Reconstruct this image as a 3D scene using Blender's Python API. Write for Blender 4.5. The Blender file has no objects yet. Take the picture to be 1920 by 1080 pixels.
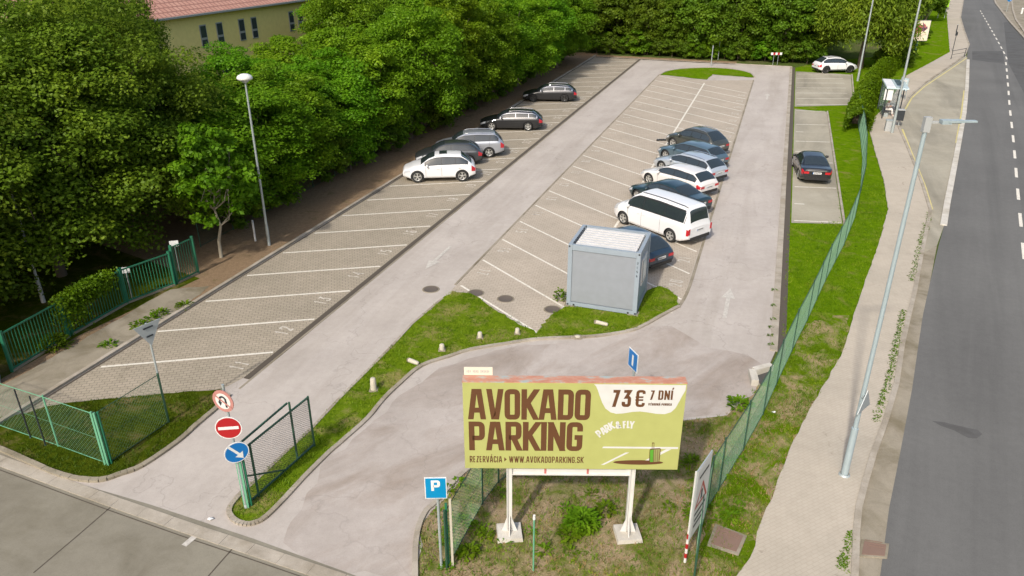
import bpy, math, random
import numpy as np
from mathutils import Vector, Matrix

# ------------------------------------------------------------------ camera, sky, sun
scene = bpy.context.scene
H = 14.0                                   # camera height in metres
FPX = 1420.0                               # focal length in pixels of a 1920 wide frame
PITCH = math.atan(672 / FPX)
cam_data = bpy.data.cameras.new('camera'); cam = bpy.data.objects.new('camera', cam_data)
scene.collection.objects.link(cam)
cam_data.sensor_width = 36; cam_data.lens = FPX / 1920 * 36
cam_data.clip_start = 0.1; cam_data.clip_end = 2000
cam.location = (0, 0, H); cam.rotation_euler = (math.pi / 2 - PITCH, 0, 0)
scene.camera = cam

SUN_EL, SUN_AZ = 41.0, 205.5               # compass bearing of the sun, +Y is north
world = bpy.data.worlds.new('World'); scene.world = world; world.use_nodes = True
wn = world.node_tree
sky = wn.nodes.new('ShaderNodeTexSky'); sky.sky_type = 'NISHITA'; sky.sun_disc = False
sky.sun_elevation = math.radians(SUN_EL); sky.sun_rotation = math.radians(SUN_AZ)
sky.air_density = 1.2; sky.dust_density = 4.0
wn.links.new(sky.outputs[0], wn.nodes['Background'].inputs[0])
wn.nodes['Background'].inputs[1].default_value = 0.15
sd = bpy.data.lights.new('sun', 'SUN'); sun = bpy.data.objects.new('sun', sd)
scene.collection.objects.link(sun)
sd.energy = 3.1; sd.angle = math.radians(2.0); sd.color = (1.0, 0.95, 0.87)
sun.rotation_euler = (math.radians(90 - SUN_EL), 0, -math.radians(SUN_AZ - 180)); sun.location = (0, 0, 60)
scene.view_settings.view_transform = 'Standard'; scene.view_settings.look = 'None'
scene.view_settings.gamma = 1; scene.view_settings.exposure = 0.30
scene.cycles.max_bounces = 6; scene.cycles.transparent_max_bounces = 12
scene.cycles.diffuse_bounces = 3; scene.cycles.glossy_bounces = 3

# ------------------------------------------------------------------ coordinates
cP, sP = math.cos(PITCH), math.sin(PITCH)
def G(u, v, z=0.0):
    """ground position (at height z) of a place measured in the survey picture"""
    a = (u - 960) / FPX; b = -(v - 540) / FPX
    t = (H - z) / (sP - b * cP)
    return (a * t, (cP + b * sP) * t)
def HT(u, v, vt):
    Y = G(u, v)[1]; b = -(vt - 540) / FPX
    return H + (-sP + b * cP) / (cP + b * sP) * Y
AZ = math.radians(18.95)                   # bearing of the parking rows
EV = (math.sin(AZ), math.cos(AZ)); NV = (math.cos(AZ), -math.sin(AZ))
O0 = G(475, 700)
def ST(s, t): return (O0[0] + EV[0] * s + NV[0] * t, O0[1] + EV[1] * s + NV[1] * t)
def toST(p):
    dx, dy = p[0] - O0[0], p[1] - O0[1]
    return (dx * EV[0] + dy * EV[1], dx * NV[0] + dy * NV[1])

# ------------------------------------------------------------------ materials
M = {}
def lin(c):
    if isinstance(c, (tuple, list)): return tuple(c) + (1,) if len(c) == 3 else tuple(c)
    return (c, c, c, 1)
def nt(name):
    m = bpy.data.materials.new(name); m.use_nodes = True; M[name] = m
    t = m.node_tree; b = t.nodes['Principled BSDF']
    return m, t, b
def plain(name, col, rough=0.5, metal=0.0, coat=0.0, spec=0.5):
    m, t, b = nt(name)
    b.inputs['Base Color'].default_value = lin(col); b.inputs['Roughness'].default_value = rough
    b.inputs['Metallic'].default_value = metal; b.inputs['Coat Weight'].default_value = coat
    b.inputs['Coat Roughness'].default_value = 0.05
    b.inputs['Specular IOR Level'].default_value = spec
    # a little dirt so that no surface is perfectly even
    n = t.nodes.new('ShaderNodeTexNoise'); n.inputs['Scale'].default_value = 3.0; n.inputs['Detail'].default_value = 6
    tc = t.nodes.new('ShaderNodeTexCoord'); t.links.new(tc.outputs['Object'], n.inputs['Vector'])
    mx = t.nodes.new('ShaderNodeMix'); mx.data_type = 'RGBA'; mx.blend_type = 'MULTIPLY'
    r = t.nodes.new('ShaderNodeValToRGB'); r.color_ramp.elements[0].position = .3; r.color_ramp.elements[1].position = .7
    r.color_ramp.elements[0].color = (.92, .915, .9, 1); r.color_ramp.elements[1].color = (1, 1, 1, 1)
    t.links.new(n.outputs[0], r.inputs[0]); mx.inputs[0].default_value = 1.0
    mx.inputs[6].default_value = lin(col); t.links.new(r.outputs[0], mx.inputs[7]); t.links.new(mx.outputs[2], b.inputs['Base Color'])
    return m
def ramp(t, src, stops):
    r = t.nodes.new('ShaderNodeValToRGB'); e = r.color_ramp.elements
    while len(e) < len(stops): e.new(0.5)
    for i, (p, c) in enumerate(stops): e[i].position = p; e[i].color = lin(c)
    t.links.new(src, r.inputs[0]); return r.outputs[0]
def noise(t, vec, scale, detail=8, rough=0.6, dist=0.0):
    n = t.nodes.new('ShaderNodeTexNoise'); n.inputs['Scale'].default_value = scale
    n.inputs['Detail'].default_value = detail; n.inputs['Roughness'].default_value = rough
    n.inputs['Distortion'].default_value = dist; t.links.new(vec, n.inputs['Vector']); return n.outputs[0]
def mixc(t, fac, a, b, mode='MIX'):
    m = t.nodes.new('ShaderNodeMix'); m.data_type = 'RGBA'; m.blend_type = mode
    for s, v in ((0, fac), (6, a), (7, b)):
        if hasattr(v, 'is_linked') or hasattr(v, 'links'): t.links.new(v, m.inputs[s])
        elif s == 0: m.inputs[0].default_value = v
        else: m.inputs[s].default_value = lin(v)
    return m.outputs[2]
def coords(t, rot=0.0, scale=(1, 1, 1)):
    tc = t.nodes.new('ShaderNodeTexCoord'); mp = t.nodes.new('ShaderNodeMapping')
    mp.inputs['Rotation'].default_value = (0, 0, rot)
    t.links.new(tc.outputs['Object'], mp.inputs['Vector'])
    m2 = t.nodes.new('ShaderNodeMapping'); m2.inputs['Scale'].default_value = scale
    t.links.new(mp.outputs[0], m2.inputs['Vector']); return m2.outputs[0]
def bump(t, b, src, strength, dist=0.01):
    n = t.nodes.new('ShaderNodeBump'); n.inputs['Strength'].default_value = strength; n.inputs['Distance'].default_value = dist
    t.links.new(src, n.inputs['Height']); t.links.new(n.outputs[0], b.inputs['Normal'])
def grounded(name, c1, c2, big=0.35, fine=40, stain=(.8, .78, .75), rot=0, stretch=(1, 1, 1), crack=0.0, rough=0.85, speck=0.25):
    """mottled asphalt / concrete with stains, streaks along the lanes, grit and optional cracks"""
    m, t, b = nt(name); v = coords(t); vr = coords(t, rot, stretch)
    base = ramp(t, noise(t, v, big, 6), [(.3, c1), (.7, c2)])
    st = ramp(t, noise(t, vr, 0.6, 8, .65, .6), [(.33, stain), (.55, (1, 1, 1))])
    col = mixc(t, 1.0, base, st, 'MULTIPLY')
    sp = ramp(t, noise(t, v, fine, 3, .7), [(.25, (1 - speck,) * 3), (.5, (1, 1, 1)), (.8, (1 + speck * .35,) * 3)])
    col = mixc(t, 1.0, col, sp, 'MULTIPLY')
    mid = ramp(t, noise(t, v, 3.5, 6, .7), [(.35, (.94, .94, .94)), (.62, (1.02, 1.02, 1.02))])
    col = mixc(t, 1.0, col, mid, 'MULTIPLY')
    if crack:
        vo = t.nodes.new('ShaderNodeTexVoronoi'); vo.feature = 'DISTANCE_TO_EDGE'; vo.inputs['Scale'].default_value = .22
        wob = t.nodes.new('ShaderNodeMix'); wob.data_type = 'VECTOR'; wob.inputs[0].default_value = .12
        nz = t.nodes.new('ShaderNodeTexNoise'); nz.inputs['Scale'].default_value = 1.2; nz.inputs['Detail'].default_value = 6
        t.links.new(v, nz.inputs['Vector']); t.links.new(v, wob.inputs[4]); t.links.new(nz.outputs[1], wob.inputs[5])
        sc = t.nodes.new('ShaderNodeVectorMath'); sc.operation = 'MULTIPLY_ADD'
        sc.inputs[1].default_value = (2.2, 2.2, 0); t.links.new(nz.outputs[1], sc.inputs[0]); t.links.new(v, sc.inputs[2])
        t.links.new(sc.outputs[0], vo.inputs['Vector'])
        cr = ramp(t, vo.outputs[0], [(0.0, (1 - crack,) * 3), (.006, (1, 1, 1))])
        col = mixc(t, 1.0, col, cr, 'MULTIPLY')
    t.links.new(col, b.inputs['Base Color']); b.inputs['Roughness'].default_value = rough
    b.inputs['Specular IOR Level'].default_value = .25
    bump(t, b, noise(t, v, fine, 3, .7), .2, .006)
    return m
def paver(name, c1, c2, mortar, w, h, rot):
    m, t, b = nt(name); v = coords(t); vb = coords(t, rot)
    br = t.nodes.new('ShaderNodeTexBrick'); br.inputs['Scale'].default_value = 1
    br.inputs['Brick Width'].default_value = w; br.inputs['Row Height'].default_value = h
    br.inputs['Mortar Size'].default_value = .011; br.inputs['Mortar Smooth'].default_value = .3
    br.inputs['Color1'].default_value = lin(c1); br.inputs['Color2'].default_value = lin(c2)
    br.inputs['Mortar'].default_value = lin(mortar); t.links.new(vb, br.inputs['Vector'])
    big = ramp(t, noise(t, v, .3, 7, .6, .4), [(.3, (.88, .88, .86)), (.6, (1.03, 1.02, 1.0))])
    mid = ramp(t, noise(t, v, 2.2, 8, .75), [(.3, (.9, .9, .89)), (.55, (1, 1, 1))])
    oil = ramp(t, noise(t, v, .9, 5, .7, 1.2), [(.27, (.62, .6, .58)), (.36, (1, 1, 1))])
    col = mixc(t, 1, br.outputs[0], big, 'MULTIPLY'); col = mixc(t, 1, col, mid, 'MULTIPLY'); col = mixc(t, 1, col, oil, 'MULTIPLY')
    t.links.new(col, b.inputs['Base Color']); b.inputs['Roughness'].default_value = .9; b.inputs['Specular IOR Level'].default_value = .2
    bump(t, b, br.outputs[1], -.3, .01)
    return m
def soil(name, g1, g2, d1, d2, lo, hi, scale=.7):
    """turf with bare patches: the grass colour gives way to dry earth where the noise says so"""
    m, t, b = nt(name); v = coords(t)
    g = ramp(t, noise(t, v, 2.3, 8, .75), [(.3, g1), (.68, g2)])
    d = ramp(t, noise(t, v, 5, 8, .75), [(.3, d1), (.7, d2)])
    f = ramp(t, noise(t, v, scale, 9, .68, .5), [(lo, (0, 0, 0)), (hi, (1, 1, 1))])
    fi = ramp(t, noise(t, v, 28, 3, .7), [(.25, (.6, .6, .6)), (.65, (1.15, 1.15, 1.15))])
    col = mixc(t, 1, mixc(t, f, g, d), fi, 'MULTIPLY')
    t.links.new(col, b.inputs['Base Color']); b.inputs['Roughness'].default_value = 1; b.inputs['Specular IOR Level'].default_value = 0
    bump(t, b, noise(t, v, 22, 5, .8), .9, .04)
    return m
LR = -(math.pi / 2 - AZ)
grounded('asphalt_light', (.375, .335, .30), (.44, .395, .355), stain=(.86, .85, .83), rot=AZ, stretch=(1, .12, 1), crack=.18, speck=.12)
grounded('asphalt_entry', (.335, .295, .262), (.425, .378, .342), stain=(.74, .69, .64), rot=.9, stretch=(1, .3, 1), crack=.12, speck=.14)
grounded('asphalt_road', (.118, .115, .109), (.142, .139, .131), big=.15, stain=(.84, .84, .84), rot=.49, stretch=(1, .04, 1), speck=.2)
grounded('asphalt_bay', (.29, .262, .20), (.36, .33, .26), stain=(.7, .7, .7), rot=.3, stretch=(.6, .12, 1), speck=.2)
grounded('concrete_slab', (.185, .167, .13), (.232, .212, .165), big=.25, stain=(.8, .79, .76), speck=.15)
grounded('concrete_kerb', (.30, .265, .215), (.40, .355, .295), big=1.5, stain=(.68, .65, .58), speck=.2)
grounded('concrete_path', (.23, .20, .15), (.30, .262, .20), big=.9, stain=(.62, .6, .52), speck=.2)
grounded('concrete_pale', (.45, .42, .37), (.55, .52, .46), big=1.5, stain=(.75, .72, .66), speck=.2)
paver('paver_bay', (.34, .295, .235), (.30, .262, .205), (.17, .145, .11), .24, .16, -AZ + .12)
paver('paver_mid', (.405, .35, .29), (.38, .33, .272), (.27, .235, .19), .24, .16, -AZ + .5)
paver('paver_walk', (.415, .368, .305), (.405, .357, .295), (.375, .33, .27), .2, .1, -.5)
soil('turf', (.055, .125, .002), (.13, .215, .006), (.16, .17, .03), (.26, .22, .07), .54, .72)
soil('turf_mixed', (.065, .12, .004), (.15, .215, .012), (.20, .18, .05), (.29, .24, .10), .50, .66, .9)
soil('turf_strip', (.065, .12, .004), (.13, .20, .008), (.25, .20, .09), (.36, .28, .16), .46, .60, .8)
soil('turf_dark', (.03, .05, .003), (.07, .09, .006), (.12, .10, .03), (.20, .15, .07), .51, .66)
soil('waste_ground', (.075, .11, .012), (.15, .18, .03), (.24, .18, .10), (.38, .29, .18), .39, .57, 1.0)
soil('dirt', (.10, .09, .04), (.16, .13, .06), (.19, .13, .08), (.30, .21, .13), .3, .42, .8)
soil('far_ground', (.05, .08, .015), (.09, .12, .03), (.10, .09, .05), (.15, .12, .07), .5, .7, .2)
def worn(name, col, under, amount):
    m, t, b = nt(name); v = coords(t)
    f = ramp(t, noise(t, v, 9, 8, .8), [(amount - .06, (1, 1, 1)), (amount + .06, (0, 0, 0))])
    t.links.new(mixc(t, f, col, under), b.inputs['Base Color']); b.inputs['Roughness'].default_value = .7
worn('road_paint', (.64, .60, .52), (.33, .30, .25), .43)
worn('number_paint', (.55, .51, .445), (.36, .32, .265), .50)
worn('road_paint_faint', (.50, .47, .42), (.38, .35, .31), .5)
worn('yellow_paint', (.55, .47, .16), (.33, .29, .2), .45)
plain('channel_dark', (.075, .06, .045), .9)
plain('iron_cover', (.105, .085, .07), .8)
plain('rust_cover', (.19, .12, .09), .85)
plain('green_metal', (.018, .14, .075), .45)
plain('green_metal_pale', (.12, .33, .20), .5)
plain('dark_green_metal', (.025, .075, .045), .5)
plain('galvanised', (.36, .40, .40), .45, .3)
plain('galvanised_blue', (.32, .385, .41), .5, .1)
plain('wire_green', (.13, .25, .15), .6)
plain('white_paint', (.60, .585, .56), .5)
plain('white_bright', (.66, .66, .65), .5)
plain('container_frame', (.255, .30, .345), .5)
plain('container_panel', (.235, .255, .285), .55)
plain('container_roof', (.56, .55, .54), .55)
plain('container_side', (.21, .27, .33), .5)
plain('black_plastic', (.015, .015, .016), .5)
plain('rubber', (.018, .018, .018), .85)
plain('rim_metal', (.62, .62, .60), .3, .7)
plain('rim_dark', (.06, .06, .06), .35, .6)
plain('chrome', (.75, .77, .8), .15, .9)
m, t, b = nt('car_glass'); b.inputs['Base Color'].default_value = (.022, .03, .034, 1); b.inputs['Roughness'].default_value = .06
b.inputs['Specular IOR Level'].default_value = 1.0
plain('tail_red', (.42, .012, .02), .2, 0, .6)
plain('lamp_clear', (.55, .57, .6), .1, .2, .5)
plain('board_green', (.375, .385, .125), .7)
plain('board_brown', (.105, .04, .013), .7)
plain('board_white', (.58, .575, .56), .6)
plain('board_lime', (.09, .30, .03), .5)
plain('board_olive', (.26, .26, .10), .5)
plain('sign_blue', (.0, .14, .42), .4)
plain('sign_sky', (.0, .22, .46), .4)
plain('sign_red', (.36, .012, .015), .4)
plain('sign_pink', (.42, .19, .165), .5)
plain('sign_dark', (.02, .025, .03), .5)
plain('sign_back', (.40, .43, .44), .5, .3)
plain('lime_sign', (.38, .75, .02), .5)
plain('poster_cream', (.75, .64, .50), .6)
plain('poster_red', (.45, .13, .12), .6)
plain('poster_plum', (.14, .06, .10), .6)
plain('wall_yellow', (.90, .73, .28), .8)
plain('wall_grey', (.12, .14, .14), .8)
plain('roof_white', (.70, .73, .76), .7)
plain('pane_dark', (.05, .06, .07), .12)
plain('frame_grey', (.35, .36, .36), .6)
plain('skin', (.42, .24, .17), .6)
plain('hair_dark', (.025, .02, .018), .8)
plain('cloth_white', (.74, .70, .66), .9)
plain('bark', (.13, .10, .075), .95)
plain('bark_pale', (.32, .28, .21), .95)
plain('stone_block', (.46, .42, .34), .9)
plain('solar_blue', (.06, .09, .15), .15)
plain('shelter_glass', (.50, .60, .64), .15)
m, t, b = nt('clear_glass'); b.inputs['Base Color'].default_value = (.6, .7, .7, 1); b.inputs['Alpha'].default_value = .3; b.inputs['Roughness'].default_value = .05
# rusty billboard lid with flaking orange and pale blue paint
m, t, b = nt('peeling_paint'); v = coords(t, 0, (1, 2.5, 1))
c = ramp(t, noise(t, v, 2.2, 7, .7), [(.3, (.34, .25, .18)), (.42, (.40, .17, .11)), (.52, (.44, .22, .15)), (.60, (.34, .32, .28)), (.68, (.28, .34, .34))])
t.links.new(c, b.inputs['Base Color']); b.inputs['Roughness'].default_value = .8
# roof tiles
m, t, b = nt('roof_tiles'); v = coords(t)
br = t.nodes.new('ShaderNodeTexBrick'); br.inputs['Scale'].default_value = 1; br.inputs['Brick Width'].default_value = .5; br.inputs['Row Height'].default_value = .55
br.inputs['Mortar Size'].default_value = .07; br.inputs['Color1'].default_value = (.40, .20, .15, 1); br.inputs['Color2'].default_value = (.46, .25, .19, 1)
br.inputs['Mortar'].default_value = (.25, .12, .09, 1); t.links.new(v, br.inputs['Vector']); t.links.new(br.outputs[0], b.inputs['Base Color']); b.inputs['Roughness'].default_value = .85
def paint(name, col, metal=.3, rough=.3):
    m, t, b = nt(name); b.inputs['Base Color'].default_value = lin(col); b.inputs['Metallic'].default_value = metal
    b.inputs['Roughness'].default_value = rough; b.inputs['Coat Weight'].default_value = 1; b.inputs['Coat Roughness'].default_value = .04
    v = coords(t); d = ramp(t, noise(t, v, 2.5, 6, .7), [(.3, (rough + .12,) * 3), (.7, (rough,) * 3)]); t.links.new(d, b.inputs['Roughness'])
paint('paint_white', (.66, .66, .66), 0, .35); paint('paint_white_warm', (.63, .60, .575), 0, .35)
paint('paint_silver', (.40, .42, .46), .6, .3); paint('paint_silver_light', (.52, .56, .60), .5, .3)
paint('paint_black', (.014, .015, .018)); paint('paint_graphite', (.06, .065, .07), .5)
paint('paint_navy', (.016, .035, .06)); paint('paint_teal', (.012, .035, .045)); paint('paint_steel_blue', (.10, .16, .20), .5); paint('paint_olive_grey', (.07, .075, .065), .5)
def leafmat(name, c1, c2, c3, trans=.35):
    m = bpy.data.materials.new(name); m.use_nodes = True; M[name] = m; t = m.node_tree; t.nodes.clear()
    out = t.nodes.new('ShaderNodeOutputMaterial'); tc = t.nodes.new('ShaderNodeTexCoord')
    oi = t.nodes.new('ShaderNodeObjectInfo')
    col = ramp(t, noise(t, tc.outputs['Object'], 1.1, 5, .7), [(.28, c1), (.5, c2), (.72, c3)])
    big_ = ramp(t, noise(t, tc.outputs['Object'], .42, 3, .6), [(.32, (.74, .78, .7)), (.5, (1, 1, 1)), (.66, (1.3, 1.18, 1.1))]); col = mixc(t, 1, col, big_, 'MULTIPLY')
    fine = ramp(t, noise(t, tc.outputs['Object'], 13, 2, .5), [(.3, (.72, .75, .7)), (.7, (1.2, 1.15, 1.1))])
    col = mixc(t, 1, col, fine, 'MULTIPLY')
    hs = t.nodes.new('ShaderNodeHueSaturation'); t.links.new(col, hs.inputs['Color'])
    mr = t.nodes.new('ShaderNodeMapRange'); t.links.new(oi.outputs['Random'], mr.inputs[0]); mr.inputs[3].default_value = .485; mr.inputs[4].default_value = .51; t.links.new(mr.outputs[0], hs.inputs['Hue'])
    mv = t.nodes.new('ShaderNodeMapRange'); t.links.new(oi.outputs['Random'], mv.inputs[0]); mv.inputs[3].default_value = .85; mv.inputs[4].default_value = 1.15; t.links.new(mv.outputs[0], hs.inputs['Value'])
    d = t.nodes.new('ShaderNodeBsdfDiffuse'); tr = t.nodes.new('ShaderNodeBsdfTranslucent'); mx = t.nodes.new('ShaderNodeMixShader')
    gl = t.nodes.new('ShaderNodeBsdfGlossy'); gl.inputs['Roughness'].default_value = .5; gl.inputs['Color'].default_value = (.55, .65, .4, 1); m2 = t.nodes.new('ShaderNodeMixShader'); m2.inputs[0].default_value = .02
    mx.inputs[0].default_value = trans
    t.links.new(hs.outputs[0], d.inputs[0]); t.links.new(hs.outputs[0], tr.inputs[0]); t.links.new(d.outputs[0], mx.inputs[1]); t.links.new(tr.outputs[0], mx.inputs[2])
    t.links.new(mx.outputs[0], m2.inputs[1]); t.links.new(gl.outputs[0], m2.inputs[2]); t.links.new(m2.outputs[0], out.inputs[0])
leafmat('leaf_maple', (.07, .175, .005), (.125, .27, .009), (.215, .39, .02), .5)
leafmat('leaf_light', (.095, .20, .006), (.155, .29, .010), (.24, .39, .02), .5)
leafmat('leaf_dull', (.078, .15, .010), (.135, .235, .016), (.205, .31, .028), .5)
leafmat('leaf_dark', (.06, .125, .007), (.10, .185, .011), (.155, .245, .018), .42)
leafmat('leaf_willow', (.085, .14, .009), (.14, .21, .014), (.20, .27, .024))
leafmat('leaf_hedge', (.055, .13, .003), (.095, .19, .004), (.14, .25, .008))
leafmat('leaf_grass', (.055, .13, .002), (.12, .21, .005), (.24, .29, .03), .3)
leafmat('leaf_grass_dark', (.035, .065, .003), (.06, .10, .004), (.11, .14, .015), .3)
leafmat('leaf_weed', (.07, .16, .005), (.12, .23, .008), (.19, .30, .02), .3)
leafmat('leaf_dry', (.20, .15, .07), (.30, .22, .11), (.24, .21, .06), .2)

# ------------------------------------------------------------------ mesh helpers
class MB:
    def __init__(s): s.v = []; s.f = []; s.m = []; s.sm = []
    def add(s, vs, fs, mi=0, smooth=False):
        o = len(s.v); s.v += [tuple(map(float, p)) for p in vs]
        for f in fs: s.f.append([i + o for i in f]); s.m.append(mi); s.sm.append(smooth)
    def box(s, c, size, mi=0, rz=0.0, taper=1.0):
        x, y, z = [a / 2 for a in size]; cr, sr = math.cos(rz), math.sin(rz); vs = []
        for dz in (-1, 1):
            k = taper if dz > 0 else 1
            for dx, dy in ((-1, -1), (1, -1), (1, 1), (-1, 1)):
                a, b2 = dx * x * k, dy * y * k
                vs.append((c[0] + a * cr - b2 * sr, c[1] + a * sr + b2 * cr, c[2] + dz * z))
        s.add(vs, [(3, 2, 1, 0), (4, 5, 6, 7), (0, 1, 5, 4), (1, 2, 6, 5), (2, 3, 7, 6), (3, 0, 4, 7)], mi)
    def tube(s, p, q, r, r2=None, n=8, mi=0, caps=True, smooth=True):
        r2 = r if r2 is None else r2; p, q = Vector(p), Vector(q); d = (q - p)
        if d.length < 1e-6: return
        d.normalize(); a = d.orthogonal().normalized(); b2 = d.cross(a); vs = []
        for c, rr in ((p, r), (q, r2)):
            for i in range(n):
                t = 2 * math.pi * i / n; vs.append(c + (a * math.cos(t) + b2 * math.sin(t)) * rr)
        s.add(vs, [(i, (i + 1) % n, n + (i + 1) % n, n + i) for i in range(n)], mi, smooth)
        if caps:
            s.add(vs[:n], [tuple(reversed(range(n)))], mi); s.add(vs[n:], [tuple(range(n))], mi)
    def path(s, pts, r, n=6, mi=0):
        for a, b2 in zip(pts, pts[1:]): s.tube(a, b2, r, n=n, mi=mi)
    def bar(s, p, q, w, h, mi=0, up=(0, 0, 1)):
        """rectangular bar from p to q"""
        p, q = Vector(p), Vector(q); d = (q - p).normalized(); u = Vector(up)
        if abs(d.dot(u)) > .99: u = Vector((0, 1, 0))
        a = d.cross(u).normalized(); u = a.cross(d).normalized(); vs = []
        for c in (p, q):
            for i, j in ((-1, -1), (1, -1), (1, 1), (-1, 1)): vs.append(c + a * (i * w / 2) + u * (j * h / 2))
        s.add(vs, [(0, 1, 2, 3), (7, 6, 5, 4), (4, 5, 1, 0), (5, 6, 2, 1), (6, 7, 3, 2), (7, 4, 0, 3)], mi)
    def lathe(s, prof, n=16, mi=0, c=(0, 0, 0), axis='z', smooth=True):
        vs = []
        for r, z in prof:
            for i in range(n):
                t = 2 * math.pi * i / n; x, y = r * math.cos(t), r * math.sin(t)
                vs.append((c[0] + x, c[1] + y, c[2] + z) if axis == 'z' else (c[0] + x, c[1] + z, c[2] + y))
        fs = [(k * n + i, k * n + (i + 1) % n, (k + 1) * n + (i + 1) % n, (k + 1) * n + i) for k in range(len(prof) - 1) for i in range(n)]
        if axis != 'z': fs = [tuple(reversed(f)) for f in fs]
        s.add(vs, fs, mi, smooth)
    def poly(s, pts, z=0.0, mi=0):
        s.add([(p[0], p[1], z) for p in pts], [tuple(range(len(pts)))], mi)
    def prism(s, pts, z0, z1, mi=0):
        n = len(pts); s.add([(p[0], p[1], z0) for p in pts] + [(p[0], p[1], z1) for p in pts],
              [tuple(reversed(range(n))), tuple(range(n, 2 * n))] + [(i, (i + 1) % n, n + (i + 1) % n, n + i) for i in range(n)], mi)
    def strip(s, pts, w, z0, z1, mi=0, off=0.0):
        """kerb, line or slab of width w along a path; off moves it sideways (right is positive)"""
        P = [Vector((p[0], p[1])) for p in pts]; L = []; R = []
        for i, p in enumerate(P):
            d = (P[min(i + 1, len(P) - 1)] - P[max(i - 1, 0)]).normalized(); n = Vector((d.y, -d.x))
            L.append(p + n * (off - w / 2)); R.append(p + n * (off + w / 2))
        for i in range(len(P) - 1):
            q = [L[i], R[i], R[i + 1], L[i + 1]]
            if z1 - z0 < 1e-4: s.poly(q, z1, mi)
            else: s.prism(q, z0, z1, mi)
    def build(s, name, mats, parent=None, loc=None):
        me = bpy.data.meshes.new(name)
        me.from_pydata(s.v, [], s.f); mats = [mats] if isinstance(mats, str) else mats
        for m in mats: me.materials.append(M[m])
        me.polygons.foreach_set('material_index', s.m); me.polygons.foreach_set('use_smooth', s.sm); me.update()
        o = bpy.data.objects.new(name, me); scene.collection.objects.link(o)
        if parent: o.parent = parent
        if loc: o.location = loc
        return o
def tag(o, label=None, cat=None, group=None, kind=None):
    for k, v in (('label', label), ('category', cat), ('group', group), ('kind', kind)):
        if v: o[k] = v
    return o
def thing(name, label, cat, loc=(0, 0, 0), rz=0.0, group=None):
    o = bpy.data.objects.new(name, None); scene.collection.objects.link(o); o.empty_display_size = .2
    o.location = loc if len(loc) == 3 else (loc[0], loc[1], 0); o.rotation_euler = (0, 0, rz)
    return tag(o, label, cat, group)
def struct(name, mb, mats): return tag(mb.build(name, mats), kind='structure')
def dup(o, parent=None):
    c = o.copy(); scene.collection.objects.link(c)
    if parent: c.parent = parent
    for ch in list(o.children): dup(ch, c)
    return c
def smoothline(pts, n=6):
    P = [Vector((p[0], p[1])) for p in pts]; out = []
    for i in range(len(P) - 1):
        p0, p1, p2, p3 = P[max(i - 1, 0)], P[i], P[i + 1], P[min(i + 2, len(P) - 1)]
        for k in range(n):
            t = k / n; out.append(.5 * ((2 * p1) + (-p0 + p2) * t + (2 * p0 - 5 * p1 + 4 * p2 - p3) * t * t + (-p0 + 3 * p1 - 3 * p2 + p3) * t ** 3))
    out.append(P[-1]); return [(p.x, p.y) for p in out]
def GP(pts): return [G(*p) for p in pts]
def rag(pts, amp=.06, step=.35, seed=1, closed=True):
    """uneven edge for turf against paving"""
    r = random.Random(seed); out = []; n = len(pts)
    for i in range(n if closed else n - 1):
        a, b2 = pts[i], pts[(i + 1) % n]; L = math.dist(a, b2); k = max(1, int(L / step))
        for j in range(k):
            t = j / k; out.append((a[0] + (b2[0] - a[0]) * t + r.uniform(-amp, amp), a[1] + (b2[1] - a[1]) * t + r.uniform(-amp, amp)))
    return out

# ------------------------------------------------------------------ lettering drawn from strokes
def arc(cx, cy, rx, ry, a0, a1, n=5): return [(cx + rx * math.cos(math.radians(a0 + (a1 - a0) * i / n)), cy + ry * math.sin(math.radians(a0 + (a1 - a0) * i / n))) for i in range(n + 1)]
def rr(*spec):
    """polyline with rounded corners: each entry (x, y) or (x, y, 1) for a rounded corner"""
    out = []; q = .3; n = len(spec)
    for i, p in enumerate(spec):
        if len(p) == 2 or i in (0, n - 1): out.append(p[:2]); continue
        a, c = spec[i - 1], spec[i + 1]
        def tow(o, k):
            dx, dy = o[0] - p[0], o[1] - p[1]; L = math.hypot(dx, dy * 2) or 1; s = min(.5, k / L); return (p[0] + dx * s, p[1] + dy * s)
        A, C = tow(a, q), tow(c, q)
        for j in range(5):
            t = j / 4; out.append(((1 - t) ** 2 * A[0] + 2 * t * (1 - t) * p[0] + t * t * C[0], (1 - t) ** 2 * A[1] + 2 * t * (1 - t) * p[1] + t * t * C[1]))
    return out
OO = rr((.5, 0), (1, 0, 1), (1, 1, 1), (0, 1, 1), (0, 0, 1), (.5, 0))
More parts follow.
